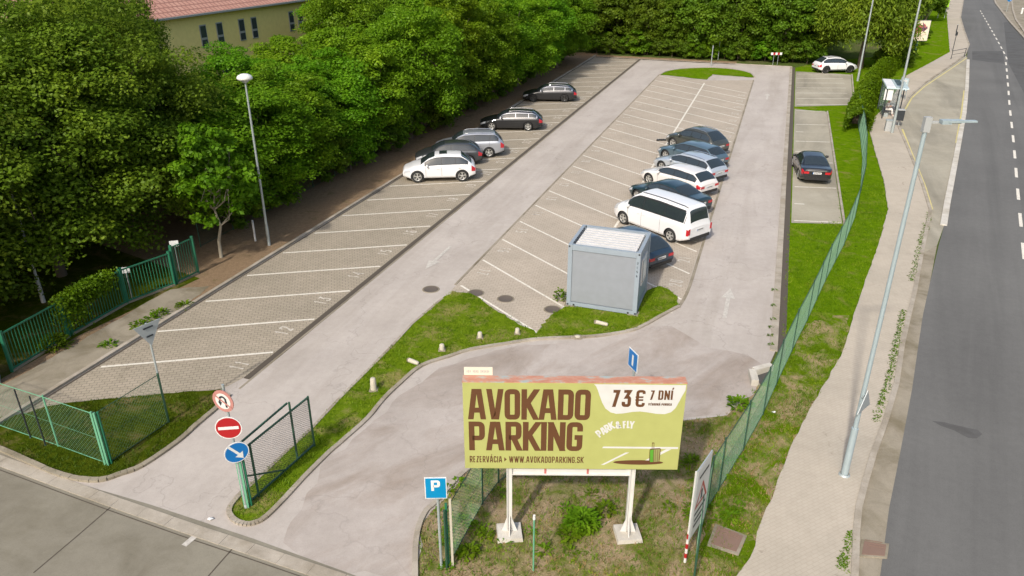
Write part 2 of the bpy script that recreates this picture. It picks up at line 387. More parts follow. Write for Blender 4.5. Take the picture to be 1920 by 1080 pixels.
FONT = {'O': (1, [OO]), '0': (1, [OO]), 'I': (0, [[(.5, 0), (.5, 1)]]), '1': (.55, [[(0, .8), (.8, 1), (.8, 0)]]),
 'A': (1.12, [[(0, 0), (.3, 1), (.7, 1), (1, 0)], [(.15, .27), (.85, .27)]]), 'V': (1.05, [[(0, 1), (.36, 0), (.64, 0), (1, 1)]]),
 'K': (1.05, [[(0, 0), (0, 1)], [(1, 1), (.12, .44)], [(.32, .56), (1, 0)]]), 'D': (1, [rr((0, 0), (1, 0, 1), (1, 1, 1), (0, 1), (0, 0))]),
 'P': (1, [rr((0, 0), (0, 1), (1, 1, 1), (1, .42, 1), (.05, .42))]), 'R': (1, [rr((0, 0), (0, 1), (1, 1, 1), (1, .45, 1), (.05, .45)), [(.5, .45), (1, 0)]]),
 'N': (1.08, [[(0, 0), (0, 1)], [(1, 0), (1, 1)], [(.04, 1), (.96, 0)]]), 'G': (1, [rr((1, .72), (1, 1, 1), (0, 1, 1), (0, 0, 1), (1, 0, 1), (1, .47), (.5, .47))]),
 'E': (.85, [[(1, 0), (0, 0), (0, 1), (1, 1)], [(.05, .5), (.85, .5)]]), 'F': (.85, [[(0, 0), (0, 1), (1, 1)], [(.05, .5), (.85, .5)]]), 'L': (.8, [[(0, 1), (0, 0), (1, 0)]]),
 'Z': (.9, [[(0, 1), (1, 1)], [(1, 1), (0, 0)], [(0, 0), (1, 0)]]), 'C': (1, [rr((1, .7), (1, 1, 1), (0, 1, 1), (0, 0, 1), (1, 0, 1), (1, .3))]),
 'W': (1.6, [[(0, 1), (.22, 0)], [(.28, 0), (.5, 1)], [(.5, 1), (.72, 0)], [(.78, 0), (1, 1)]]), 'S': (1, [rr((1, .74), (1, 1, 1), (0, 1, 1), (0, .52, 1), (1, .48, 1), (1, 0, 1), (0, 0, 1), (0, .26))]),
 'Y': (1, [[(0, 1), (.5, .45), (1, 1)], [(.5, .5), (.5, 0)]]), 'U': (1, [rr((0, 1), (0, 0, 1), (1, 0, 1), (1, 1))]), 'H': (1, [[(0, 0), (0, 1)], [(1, 0), (1, 1)], [(.05, .5), (.95, .5)]]),
 'T': (.9, [[(0, 1), (1, 1)], [(.5, .95), (.5, 0)]]), 'M': (1.3, [[(0, 0), (0, 1)], [(0, 1), (.5, .25)], [(.5, .25), (1, 1)], [(1, 1), (1, 0)]]), 'B': (1, [rr((0, 0), (1, 0, 1), (1, .5, 1), (.05, .5)), rr((0, 0), (0, 1), (.95, 1, 1), (.95, .5, 1), (.6, .5))]),
 '7': (.95, [[(0, 1), (1, 1)], [(.95, 1), (.3, 0)]]), '3': (1, [rr((0, 1), (1, 1), (.45, .58), (1, .58, 1), (1, 0, 1), (0, 0, 1), (0, .26))]),
 '2': (1, [rr((0, .72), (0, 1, 1), (1, 1, 1), (1, .6), (0, 0), (1, 0))]), '4': (1, [[(.75, 0), (.75, 1), (0, .3), (1, .3)]]), '5': (1, [rr((1, 1), (0, 1), (0, .55), (1, .55, 1), (1, 0, 1), (0, 0))]),
 '6': (1, [rr((1, 1), (0, 1, 1), (0, 0, 1), (1, 0, 1), (1, .52, 1), (0, .52))]), '8': (1, [OO, [(.05, .5), (.95, .5)]]), '9': (1, [rr((0, 0), (1, 0, 1), (1, 1, 1), (0, 1, 1), (0, .45, 1), (1, .45))]),
 '€': (1.05, [rr((1, .82), (1, 1, 1), (.2, 1, 1), (.2, 0, 1), (1, 0, 1), (1, .2)), [(-.05, .60), (.95, .60)], [(-.05, .40), (.95, .40)]]),
 '&': (1.1, [rr((1, 0), (.2, .72), (.2, 1, 1), (.7, 1, 1), (.7, .68), (0, .35), (0, 0, 1), (.7, 0, 1), (1, .42))]), '.': (-1, [])}
ACC = {'Á': 'A', 'Í': 'I', 'Ý': 'Y'}
def clipy(poly, lo, hi):
    for sgn, lim in ((1, lo), (-1, hi)):
        out = []
        for i, p in enumerate(poly):
            q = poly[(i + 1) % len(poly)]; a, b2 = sgn * (p[1] - lim) >= -1e-9, sgn * (q[1] - lim) >= -1e-9
            if a: out.append(p)
            if a != b2: k = (lim - p[1]) / (q[1] - p[1]); out.append((p[0] + (q[0] - p[0]) * k, lim))
        poly = out
        if len(poly) < 3: return []
    return poly
def stroke(pl, T, lim=None):
    pts = list(pl); closed = math.dist(pts[0], pts[-1]) < 1e-6
    if not closed:
        for i, j in ((0, 1), (-1, -2)):
            dx, dy = pts[i][0] - pts[j][0], pts[i][1] - pts[j][1]
            if abs(dy) > abs(dx) * .4 and (lim is None or abs(pts[i][1] - lim[0]) < 1e-4 or abs(pts[i][1] - lim[1]) < 1e-4):
                L = math.hypot(dx, dy); pts[i] = (pts[i][0] + dx / L * T * 1.2, pts[i][1] + dy / L * T * 1.2)
    n = len(pts); segs = []; nor = []
    for a, b2 in zip(pts, pts[1:]):
        dx, dy = b2[0] - a[0], b2[1] - a[1]; L = math.hypot(dx, dy) or 1; nor.append((-dy / L, dx / L))
    def mit(i):
        if closed and i in (0, n - 1): a, b2 = nor[-1], nor[0]
        elif i == 0: a = b2 = nor[0]
        elif i == n - 1: a = b2 = nor[-1]
        else: a, b2 = nor[i - 1], nor[i]
        mx, my = a[0] + b2[0], a[1] + b2[1]; d = (mx * a[0] + my * a[1]) or 1; k = 1 / d; L = math.hypot(mx * k, my * k)
        if L > 2.6: k *= 2.6 / L
        return (mx * k * T / 2, my * k * T / 2)
    ms = [mit(i) for i in range(n)]
    for i in range(n - 1):
        a, b2, ma, mb = pts[i], pts[i + 1], ms[i], ms[i + 1]
        segs.append([(a[0] + ma[0], a[1] + ma[1]), (a[0] - ma[0], a[1] - ma[1]), (b2[0] - mb[0], b2[1] - mb[1]), (b2[0] + mb[0], b2[1] + mb[1])])
    return segs
def letters(text, h=1.0, T=.17, cw=.42, gap=.07):
    """list of (polygon, layer) in a plane, and the width"""
    out = []; x = 0; tt = T
    for ch in text:
        if ch == ' ': x += cw * .55; continue
        if ch == '>': out.append(([(x, .15), (x + cw * .9, .5), (x, .85)], 0)); x += cw * .9 + gap; continue
        base = ACC.get(ch, ch); w, pls = FONT[base]
        W = tt if w <= 0 else cw * w
        if base == '.': out.append(([(x, 0), (x + tt, 0), (x + tt, tt), (x, tt)], 0)); x += tt + gap; continue
        for li, pl in enumerate(pls):
            P = [(x + tt / 2 + (W - tt) * (p[0] if W > tt else .5), tt / 2 + (1 - tt) * p[1]) for p in pl]
            for q in stroke(P, tt * (.62 if base == '€' and li else 1), (tt / 2, 1 - tt / 2)):
                q = clipy(q, 0, 1)
                if q: out.append((q, li))
        if ch in ACC: cx = x + W / 2; out.append(([(cx - tt * .2, 1.08), (cx + tt * .5, 1.08), (cx + tt * .9, 1.3), (cx + tt * .1, 1.3)], 1))
        x += W + gap
    return [([(a * h, b2 * h) for a, b2 in p], l) for p, l in out], (x - gap) * h
def put(mb, polys, org, ux, uy, nrm, off=.002, mi=0, rot=0.0, scx=1.0):
    o, ux, uy, nrm = map(Vector, (org, ux, uy, nrm)); c, s = math.cos(rot), math.sin(rot)
    for p, l in polys:
        vs = [o + ux * ((a * scx) * c - b2 * s) + uy * ((a * scx) * s + b2 * c) + nrm * (off + l * .0012) for a, b2 in p]
        nn = (vs[1] - vs[0]).cross(vs[2] - vs[0])
        if nn.dot(nrm) < 0: vs.reverse()
        mb.add(vs, [tuple(range(len(vs)))], mi)

# ================================================================== THE GROUND
R = random.Random(7)
mb = MB(); mb.poly([(-500, -60), (600, -60), (600, 700), (-500, 700)], 0.0); struct('ground', mb, 'far_ground')
# verge of bare earth under the left trees, yard lawn beyond the fence
mb = MB(); mb.poly([ST(-14, -16), ST(-14, -5.7), ST(78, -5.7), ST(78, -16)], .004); struct('earth_verge', mb, 'dirt')
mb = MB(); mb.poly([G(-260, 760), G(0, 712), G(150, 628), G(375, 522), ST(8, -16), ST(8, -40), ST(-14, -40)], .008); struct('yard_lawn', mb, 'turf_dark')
# orange soil strip and weeds past the far end of the car park
mb = MB(); mb.poly(rag([ST(74.6, -7), ST(74.6, 11), ST(76.6, 11), ST(76.8, -7)], .12, .8), .008); struct('soil_strip', mb, 'dirt')
# lawn right of the car park up to the pavement
lawn = GP([(1425, 722), (1440, 700), (1466, 640), (1487, 128), (1530, 118), (1700, 100), (1773, -20), (1787, -20), (1782, 60), (1781, 98), (1747, 117), (1700, 142), (1660, 200), (1627, 233), (1640, 283), (1657, 340), (1665, 393), (1647, 460), (1623, 527), (1600, 593), (1580, 660), (1547, 720), (1528, 750)])
mb = MB(); mb.poly(lawn, .004); struct('lawn', mb, 'turf')
waste = GP([(783, 1120), (783, 1080), (783, 1030), (790, 987), (803, 960), (817, 947), (870, 890), (930, 842), (1050, 812), (1200, 798), (1280, 789), (1357, 780), (1390, 752), (1425, 722), (1528, 750), (1510, 783), (1480, 843), (1447, 937), (1427, 977), (1407, 1050), (1380, 1080), (1350, 1130)])
mb = MB(); mb.poly(waste, .004); struct('waste_ground', mb, 'waste_ground')
mb = MB(); mb.poly(rag(GP([(1452, 724), (1484, 664), (1513, 606), (1598, 590), (1580, 660), (1547, 720), (1510, 783), (1480, 843), (1447, 937), (1427, 977), (1409, 1046), (1384, 1078), (1330, 1100), (1304, 1090), (1309, 1020), (1327, 956), (1350, 920), (1396, 845), (1434, 778)]), .22, .3, 33), .0062); struct('grass_strip', mb, 'turf_strip')

# driveway asphalt: one sheet under the whole car park
drive = [ST(-13.2, -5.7)] + [ST(75, -5.7), ST(75, 17.1)] + GP([(1462, 640), (1440, 690), (1425, 722), (1390, 752), (1357, 780), (1280, 789), (1200, 798), (1050, 812), (930, 842), (870, 890), (817, 947), (803, 960), (790, 987), (783, 1030), (783, 1130), (640, 1090), (473, 1030), (383, 996), (283, 964), (150, 920), (0, 862)])
mb = MB(); mb.poly(drive[1:3] + drive[3:] + [drive[0]], .008); struct('driveway', mb, 'asphalt_light')
entry = GP([(1212, 612), (1260, 612), (1330, 650), (1400, 668), (1440, 690), (1425, 722), (1390, 752), (1357, 779), (1280, 788), (1200, 797), (1050, 811), (930, 841), (870, 889), (817, 946), (803, 959), (790, 986), (784, 1030), (784, 1084), (640, 1071), (520, 1025), (620, 860), (700, 790), (770, 725), (850, 680), (950, 652), (1110, 637)])
mb = MB(); mb.poly(rag(entry, .14, .5, 3), .0102); struct('entry_lane', mb, 'asphalt_entry')
# paved parking bays
mb = MB()
mb.poly([ST(-9.5, -5.55), ST(74.6, -5.55), ST(74.6, -.12), ST(-.3, -.12)] + GP([(413, 732), (333, 738), (187, 751), (90, 762)]), .012)
struct('left_bays', mb, 'paver_bay')
mb = MB()
mb.poly([ST(64.8, 3.87)] + GP([(845, 546), (867, 548), (900, 558), (917, 574), (967, 601), (1007, 624), (1027, 594), (1057, 574), (1190, 580), (1233, 534), (1262, 548), (1276, 578)]) + [ST(64.8, 13.5), ST(63.1, 9.1)], .012)
struct('middle_bays', mb, 'paver_mid')
mb = MB(); mb.poly([ST(21.9, 17.62), ST(51.6, 17.62), ST(51.2, 20.2), ST(22.6, 20.15)], .012)
mb.poly([ST(52.6, 17.62), ST(71.8, 17.62), ST(71.6, 23.2), ST(55, 22.5)], .012); struct('right_bays', mb, 'asphalt_bay')
# concrete path inside the left kerb
mb = MB(); mb.poly(rag([ST(-16, -5.75), ST(-2, -5.75), ST(2.6, -5.75), ST(5.4, -6.2), ST(4.6, -7.6), ST(-1.5, -7.55), ST(-16, -7.6)], .05, .4, 5), .012); struct('path', mb, 'concrete_path')
# concrete road at the bottom left
upper = GP([(-260, 770), (0, 848), (83, 886), (150, 908), (283, 947), (383, 980), (473, 1010), (640, 1070), (760, 1115)])
mb = MB(); mb.poly(upper + GP([(760, 1500), (-900, 1500)]), .012); struct('concrete_road', mb, 'concrete_slab')
gut = MB(); gl = GP([(-60, 846), (0, 868), (60, 890), (133, 917), (213, 946), (367, 1000), (467, 1033), (640, 1092), (760, 1135)])
x = 0
for a, b2 in zip(gl, gl[1:]):
    L = math.dist(a, b2); k = max(1, round(L / 1.0))
    for i in range(k):
        p = [a[j] + (b2[j] - a[j]) * (i + .004) / k for j in (0, 1)]; q = [a[j] + (b2[j] - a[j]) * (i + .996) / k for j in (0, 1)]
        gut.strip([p, q], .36, .012, .028 + R.uniform(0, .004), 0, -.06)
struct('gutter', gut, 'concrete_kerb')
mb = MB()
for pl in ([(213, 947), (140, 1010), (63, 1075)], [(443, 1022), (418, 1050), (390, 1082)]): mb.strip(GP(pl), .035, .016, .016)
mb.strip(GP([(-60, 850), (0, 872), (60, 894), (133, 921), (213, 950), (367, 1004), (467, 1037), (640, 1096)]), .03, .016, .016, 0, .16)
struct('road_joints', mb, 'channel_dark')

# pavement, bus bay and main road on the right
kerb_line = GP([(1585, 1125), (1597, 1080), (1600, 1000), (1605, 953), (1617, 907), (1633, 853), (1657, 787), (1677, 720), (1688, 647), (1702, 587), (1712, 547), (1725, 477), (1742, 395), (1727, 345), (1713, 310), (1697, 270), (1683, 238), (1690, 205), (1703, 182), (1727, 160), (1780, 124), (1808, 104), (1816, 84), (1806, 55), (1800, 33), (1806, 0), (1812, -25)])
walk_in = GP([(1787, -25), (1773, 0), (1777, 50), (1781, 98), (1747, 117), (1700, 142), (1660, 200), (1627, 233), (1640, 283), (1657, 340), (1665, 393), (1647, 460), (1623, 527), (1600, 593), (1580, 660), (1547, 720), (1510, 783), (1480, 843), (1447, 937), (1427, 977), (1407, 1050), (1380, 1080), (1350, 1130)])
mb = MB(); mb.prism(rag(kerb_line + walk_in, .025, .4, 9), .0, .05); struct('pavement', mb, 'paver_walk')
road_l = GP([(1640, 1125), (1650, 1080), (1667, 953), (1687, 853), (1710, 730), (1720, 660), (1730, 593), (1743, 533), (1760, 460), (1770, 423), (1783, 350), (1789, 333), (1801, 267), (1811, 207), (1815, 160), (1812, 112), (1814, 98), (1804, 58), (1798, 33), (1804, -5), (1810, -30)])
mb = MB(); mb.poly(road_l[::-1] + GP([(1650, 1500), (3300, 1500), (2600, 300), (1920, -40)]), .008); struct('road', mb, 'asphalt_road')
# the junction to the right of the road: pale paving and kerbs
mb = MB(); mb.poly(GP([(1862, -10), (1867, 7), (1893, 41), (1920, 71), (1990, 130), (2300, 130), (2100, -30)]), .012); struct('traffic_island', mb, 'concrete_path')
mb = MB(); mb.strip(GP([(1860, -12), (1867, 7), (1893, 41), (1920, 71), (1990, 130)]), .3, .0, .13); mb.strip(GP([(1895, -12), (1899, 20), (1905, 38), (1922, 62), (1990, 118)]), .3, .0, .13); struct('island_kerb', mb, 'concrete_kerb')
bay = kerb_line[12:22] + [road_l[i] for i in range(16, 7, -1)]
bay = GP([(1742, 395), (1727, 345), (1713, 310), (1697, 270), (1683, 238), (1690, 205), (1703, 182), (1727, 160), (1780, 124), (1812, 104), (1814, 160), (1809, 207), (1798, 267), (1786, 333), (1770, 423), (1757, 460), (1735, 540), (1722, 540), (1728, 477)])
mb = MB(); mb.poly(bay, .012); struct('bus_bay', mb, 'asphalt_bay')
mb = MB(); mb.poly(kerb_line[:12] + GP([(1728, 477), (1757, 460), (1743, 533), (1730, 593), (1720, 660), (1710, 730), (1687, 853), (1667, 953), (1650, 1080), (1640, 1125)]), .0125); struct('road_gutter', mb, 'concrete_path')
mb = MB()
for k in range(0, len(kerb_line) - 1): mb.strip(kerb_line[k:k + 2], .17, 0, .085 + R.uniform(-.004, .004), 0, .06)
struct('road_kerb', mb, 'concrete_kerb')
mb = MB(); mb.strip(GP([(1769, 423), (1776, 380), (1784, 340), (1797, 272), (1808, 212), (1813, 162), (1815, 112)]), .32, 0, .06); struct('separator_kerb', mb, 'concrete_pale')
mb = MB(); dash = GP([(1838, 20), (1881, 96), (1886, 118), (1890, 160), (1893, 200), (1897, 235), (1902, 285), (1907, 345), (1915, 430), (1926, 540)])
def dashes(mb, line, on, off, w, z, start=0):
    pos = -start; pts = smoothline(line, 8); acc = 0; cur = []
    on_now = True; left = on
    p = pts[0]; cur = [p]
    for q in pts[1:]:
        d = math.dist(p, q)
        while d > left:
            k = left / d; m2 = (p[0] + (q[0] - p[0]) * k, p[1] + (q[1] - p[1]) * k)
            if on_now: mb.strip(cur + [m2], w, z, z)
            cur = [m2]; d -= left; p = m2; on_now = not on_now; left = on if on_now else off
        cur.append(q); left -= d; p = q
dashes(mb, dash, 2.4, 2.6, .16, .014)
struct('lane_dashes', mb, 'road_paint')
mb = MB(); mb.strip(GP([(1690, 205), (1703, 183), (1727, 162), (1780, 127), (1808, 108)]), .12, .017, .017, 0, .3)
mb.strip(GP([(1739, 392), (1727, 350), (1713, 313), (1697, 272), (1686, 242)]), .13, .017, .017, 0, .22)
mb.strip(GP([(1793, 268), (1803, 212), (1808, 170)]), .13, .017, .017); struct('yellow_lines', mb, 'yellow_paint')
mb = MB(); mb.poly(rag(GP([(1747, 789), (1772, 792), (1800, 800), (1832, 806), (1842, 814), (1832, 823), (1815, 822), (1790, 808), (1765, 800)]), .02, .2, 4), .012); mb.poly(GP([(1823, 96), (1880, 96), (1884, 120), (1823, 112)]), .012)
mb.poly(GP([(1882, 42), (1893, 41), (1925, 75), (1990, 140), (2050, 420), (1890, 118)]), .010); struct('tar_patches', mb, 'iron_cover')
M['tar'] = grounded('tar', (.085, .083, .08), (.10, .098, .094), speck=.2)
bpy.data.objects['tar_patches'].data.materials[0] = M['tar']

# kerbs and drains inside the car park
def blocks(mb, line, w, z1, L=1.0, mi=0, off=0.0, z0=0.0, gap=.004):
    pts = line
    for a, b2 in zip(pts, pts[1:]):
        D = math.dist(a, b2); k = max(1, round(D / L))
        for i in range(k):
            p = [a[j] + (b2[j] - a[j]) * (i / k + gap / D) for j in (0, 1)]; q = [a[j] + (b2[j] - a[j]) * ((i + 1) / k - gap / D) for j in (0, 1)]
            mb.strip([p, q], w, z0, z1 + R.uniform(-.006, .006), mi, off)
mb = MB(); blocks(mb, [ST(-16, -5.68), ST(76, -5.68)], .16, .10); struct('left_kerb', mb, 'concrete_kerb')
mb = MB(); mb.strip([ST(-16, -5.52), ST(74.6, -5.52)], .1, .016, .016); mb.strip([ST(-.4, 0), ST(75, 0)], .24, .018, .018); struct('drain_channel', mb, 'channel_dark')
mb = MB(); blocks(mb, [ST(-1, .17), ST(75, .17)], .08, .02, 2.0); struct('drain_edge', mb, 'concrete_path')
mb = MB(); blocks(mb, [ST(9, 3.84), ST(65, 3.84)], .10, .022, 1.0); blocks(mb, smoothline(GP([(1273, 575), (1282, 562), (1290, 545), (1297, 525)]), 2) + [ST(64.8, 13.55)], .12, .03)
struct('bay_edging', mb, 'concrete_path')
mb = MB(); blocks(mb, [ST(7.5, 17.13), ST(74.8, 17.13)], .26, .05); struct('right_kerb', mb, 'concrete_kerb')
mb = MB(); mb.strip([ST(7.0, 17.41), ST(74.6, 17.41)], .28, .016, .016); struct('right_drain', mb, 'channel_dark')
mb = MB(); blocks(mb, [ST(22.5, 20.25), ST(51.3, 20.25)], .12, .08); blocks(mb, [ST(55, 22.6), ST(71.6, 23.3)], .12, .08); blocks(mb, [ST(75.05, -5.6), ST(75.05, 17.2)], .12, .05); struct('lawn_kerb', mb, 'concrete_kerb')
# far turning island
isl = smoothline([ST(64.8, 3.95), ST(67.5, 4.4), ST(69.8, 6.0), ST(71.2, 8.5), ST(71.0, 11), ST(69.2, 12.9), ST(66.3, 13.6)], 5)
mb = MB(); mb.poly(isl + rag([ST(66.3, 13.6), ST(66.8, 9.2), ST(63.4, 9.0), ST(64.2, 6.5), ST(64.8, 3.95)], .1, .6, 2, False), .03); struct('far_island', mb, 'turf')
mb = MB(); blocks(mb, isl, .14, .07); struct('far_island_kerb', mb, 'concrete_kerb')
# middle island (below the container) and the narrow median with the gate leaf
mid_r = [(640, 830), (690, 785), (717, 752), (750, 720), (790, 687), (840, 670), (880, 657), (940, 647), (1007, 637), (1097, 633), (1145, 628), (1187, 620), (1212, 609), (1233, 597), (1255, 585), (1274, 575)]
mid_l = [(1266, 552), (1248, 540), (1233, 536), (1200, 556), (1190, 580), (1057, 576), (1027, 596), (1007, 626), (967, 603), (917, 576), (900, 560), (880, 552), (867, 550), (848, 547)]
med_l = [(830, 560), (773, 608), (730, 655), (683, 702), (633, 752), (587, 802), (540, 845), (493, 890), (455, 925), (436, 946)]
med_r = [(430, 962), (440, 977), (458, 984), (478, 982), (500, 970), (535, 935), (567, 900), (617, 850), (640, 830)]
outline = GP(med_r + mid_r[1:] + mid_l + med_l)
mb = MB(); mb.poly(rag(outline, .075, .22, 12), .03); struct('middle_island', mb, 'turf_mixed')
mb = MB(); blocks(mb, smoothline(GP(med_l[-2:] + med_r + mid_r[1:]), 3), .14, .075, .9); blocks(mb, GP(med_l), .1, .045, .9); struct('island_kerb_blocks', mb, 'concrete_kerb')
# turf corner at the bottom left with its rounded kerb
c_out = [(-60, 828), (0, 843), (83, 880), (133, 897), (187, 902), (227, 890), (267, 875), (333, 830), (370, 797), (407, 766), (430, 742)]
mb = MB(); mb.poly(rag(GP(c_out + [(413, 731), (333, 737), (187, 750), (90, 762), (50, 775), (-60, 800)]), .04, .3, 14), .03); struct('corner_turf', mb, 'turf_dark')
mb = MB(); blocks(mb, smoothline(GP(c_out), 3), .16, .085, .95); struct('corner_kerb', mb, 'concrete_path')
mb = MB(); blocks(mb, smoothline(GP([(779, 1110), (779, 1030), (786, 987), (800, 958), (815, 945), (868, 888), (928, 841)]), 3), .14, .07, .9); struct('waste_ground_kerb', mb, 'concrete_kerb')

# bay lines, numbers and arrows
mb = MB(); fb = MB()
for i in range(0, 27):
    s0 = -1.4 + 2.76 * i
    if s0 < 71: mb.strip([ST(s0, -5.35), ST(s0 + 2.85, -.2)], .11, .016, .016)
for i in range(-1, 20):
    s0 = 11.96 + 2.745 * i
    if i >= 0: mb.strip([ST(s0, 4.0), ST(s0 - 3.5, 8.9)], .10, .016, .016)
    else: mb.strip([ST(s0 - .2, 4.1), ST(s0 - 3.2, 8.5)], .10, .016, .016)
    if 13 < s0 - 3.5 < 62: mb.strip([ST(s0 - 3.5, 9.0), ST(s0 - 6.7, 13.35)], .10, .016, .016)
mb.strip([ST(15.5, 8.95), ST(61.5, 8.95)], .13, .02, .02)
for s0 in (22.3, 28.5, 34.2, 40.0, 45.6, 50.9): mb.strip([ST(s0, 17.75), ST(s0 + .5, 20.1)], .10, .016, .016)
for s0 in (25.2, 31.3, 37, 43): mb.strip([ST(s0, 17.75), ST(s0 + .1, 18.3)], .10, .016, .016)
for s0 in np.arange(53.6, 71.5, 2.75): mb.strip([ST(s0, 17.75), ST(s0 + 1.4, 22.3)], .10, .016, .016)
struct('bay_lines', mb, 'road_paint')
mb = MB()
def gnum(mb, txt, s, t, right, up, h=.58, z=.018):
    ps, w = letters(txt, h, .13, .42, .30)
    p = ST(s, t); ux = EV if right > 0 else (-EV[0], -EV[1]); uy = NV if up > 0 else (-NV[0], -NV[1])
    put(mb, [([(a - w / 2, b2) for a, b2 in q], l) for q, l in ps], (p[0], p[1], z), (*ux, 0), (*uy, 0), (0, 0, 1), .001)
for i in range(0, 22): gnum(mb, str(11 + i), .25 + 2.76 * i, -.5, 1, -1)
for i in range(-1, 18): gnum(mb, str(17 - i if i < 8 else 17 - i), 11.96 + 2.745 * i - 1.3, 4.25, -1, 1)
for i in range(0, 18):
    gnum(mb, str(19 + i), 9.55 + 2.745 * i, 13.2, 1, -1)
struct('bay_numbers', mb, 'number_paint')
mb = MB()
def arrow(mb, s, t, fl=1, k=1.0):
    f = lambda a, b2: ST(s + a * fl * k, t + b2 * k)
    mb.poly([f(0, -.08), f(0, .08), f(1.9, .08), f(1.9, -.08)], .018); mb.poly([f(1.9, -.28), f(1.9, .28), f(2.9, 0)], .018)
arrow(mb, 9.6, 15.2); arrow(mb, 55, 15.2); arrow(mb, 13, 1.9, -1); struct('lane_arrows', mb, 'road_paint_faint')
mb = MB(); mb.strip(GP([(345, 1024), (366, 1006)]), .16, .018, .018); struct('road_dab', mb, 'road_paint_faint')

# manholes and covers
for (u, v), lab in zip([(808, 543), (892, 550), (948, 561), (1036, 581)], ['round rusty manhole cover on the asphalt lane, leftmost of the four', 'round dark manhole cover at the tip of the grass beside the lane', 'round dark manhole cover in the paving, third from the left', 'round dark manhole cover nearest the grey container']):
    p = G(u, v); t_ = thing('manhole_cover', lab, 'manhole cover', (p[0], p[1], .0), 0, 'manhole covers in a row')
    a = MB(); a.lathe([(.0, .026), (.27, .026), (.28, .030), (.30, .030), (.30, .0)], 28)
    a.build('lid', 'iron_cover', t_)
    a = MB(); a.lathe([(.31, .005), (.31, .022), (.37, .020), (.38, .0)], 28); a.build('ring', 'concrete_path', t_)
for q, lab, mat in [([(1345, 990), (1393, 1008), (1380, 1037), (1333, 1022)], 'square rusty inspection cover in a concrete surround in the weeds', 'rust_cover'), ([(1620, 1017), (1661, 1024), (1658, 1045), (1615, 1042)], 'small rusty gully grate in the gutter of the road', 'rust_cover')]:
    P = GP(q); c = (sum(p[0] for p in P) / 4, sum(p[1] for p in P) / 4)
    t_ = thing('drain_cover', lab, 'drain cover', (c[0], c[1], 0)); L = [(p[0] - c[0], p[1] - c[1]) for p in P]
    a = MB(); a.prism([(x * 1.25, y * 1.25) for x, y in L], 0, .045); a.build('surround', 'concrete_path', t_)
    a = MB(); a.prism(L, .0, .055); 
    for k in (-.3, 0, .3): a.bar((L[0][0] * .8, L[0][1] * .8 + k * .3, .058), (L[1][0] * .8, L[1][1] * .8 + k * .3, .058), .02, .008)
    a.build('lid', mat, t_)

# ================================================================== CARS
def interp(xs, tab):
    X = [p[0] for p in tab]; Y = [p[1] for p in tab]; return np.interp(xs, X, Y)
def grid_faces(mb, P, mi=0, flip=False):
    n, m_ = P.shape[:2]; fs = []
    for i in range(n - 1):
        for j in range(m_ - 1):
            f = (i * m_ + j, i * m_ + j + 1, (i + 1) * m_ + j + 1, (i + 1) * m_ + j)
            fs.append(f[::-1] if flip else f)
    mb.add(P.reshape(-1, 3).tolist(), fs, mi, True)
TY = {
 'suv':   dict(L=4.42, W=1.85, wb=2.72, fa=.88, r=.37, xc=1.08, xr=2.0, xb=3.55, xe=4.22, top=1.66, hood0=.86, cowl=1.10, belt=1.04, base=1.12, rear=.98, gc=.28),
 'suv2':  dict(L=4.65, W=1.88, wb=2.72, fa=.90, r=.36, xc=1.15, xr=1.95, xb=4.05, xe=4.52, top=1.66, hood0=.90, cowl=1.12, belt=1.08, base=1.14, rear=1.02, gc=.28),
 'hatch': dict(L=4.35, W=1.80, wb=2.65, fa=.86, r=.33, xc=1.05, xr=1.95, xb=3.55, xe=4.22, top=1.48, hood0=.74, cowl=.98, belt=.96, base=1.04, rear=.94, gc=.22),
 'wagon': dict(L=4.80, W=1.84, wb=2.80, fa=.92, r=.34, xc=1.30, xr=2.15, xb=4.10, xe=4.66, top=1.47, hood0=.72, cowl=.97, belt=.95, base=1.02, rear=.93, gc=.2),
 'sedan': dict(L=4.85, W=1.83, wb=2.78, fa=.88, r=.33, xc=1.25, xr=2.15, xb=3.35, xe=4.15, top=1.46, hood0=.72, cowl=.97, belt=.95, base=1.05, rear=1.00, gc=.2),
 'van':   dict(L=5.15, W=1.95, wb=3.20, fa=.90, r=.35, xc=.85, xr=1.75, xb=4.88, xe=5.08, top=1.99, hood0=.97, cowl=1.22, belt=1.12, base=1.15, rear=1.05, gc=.22),
}
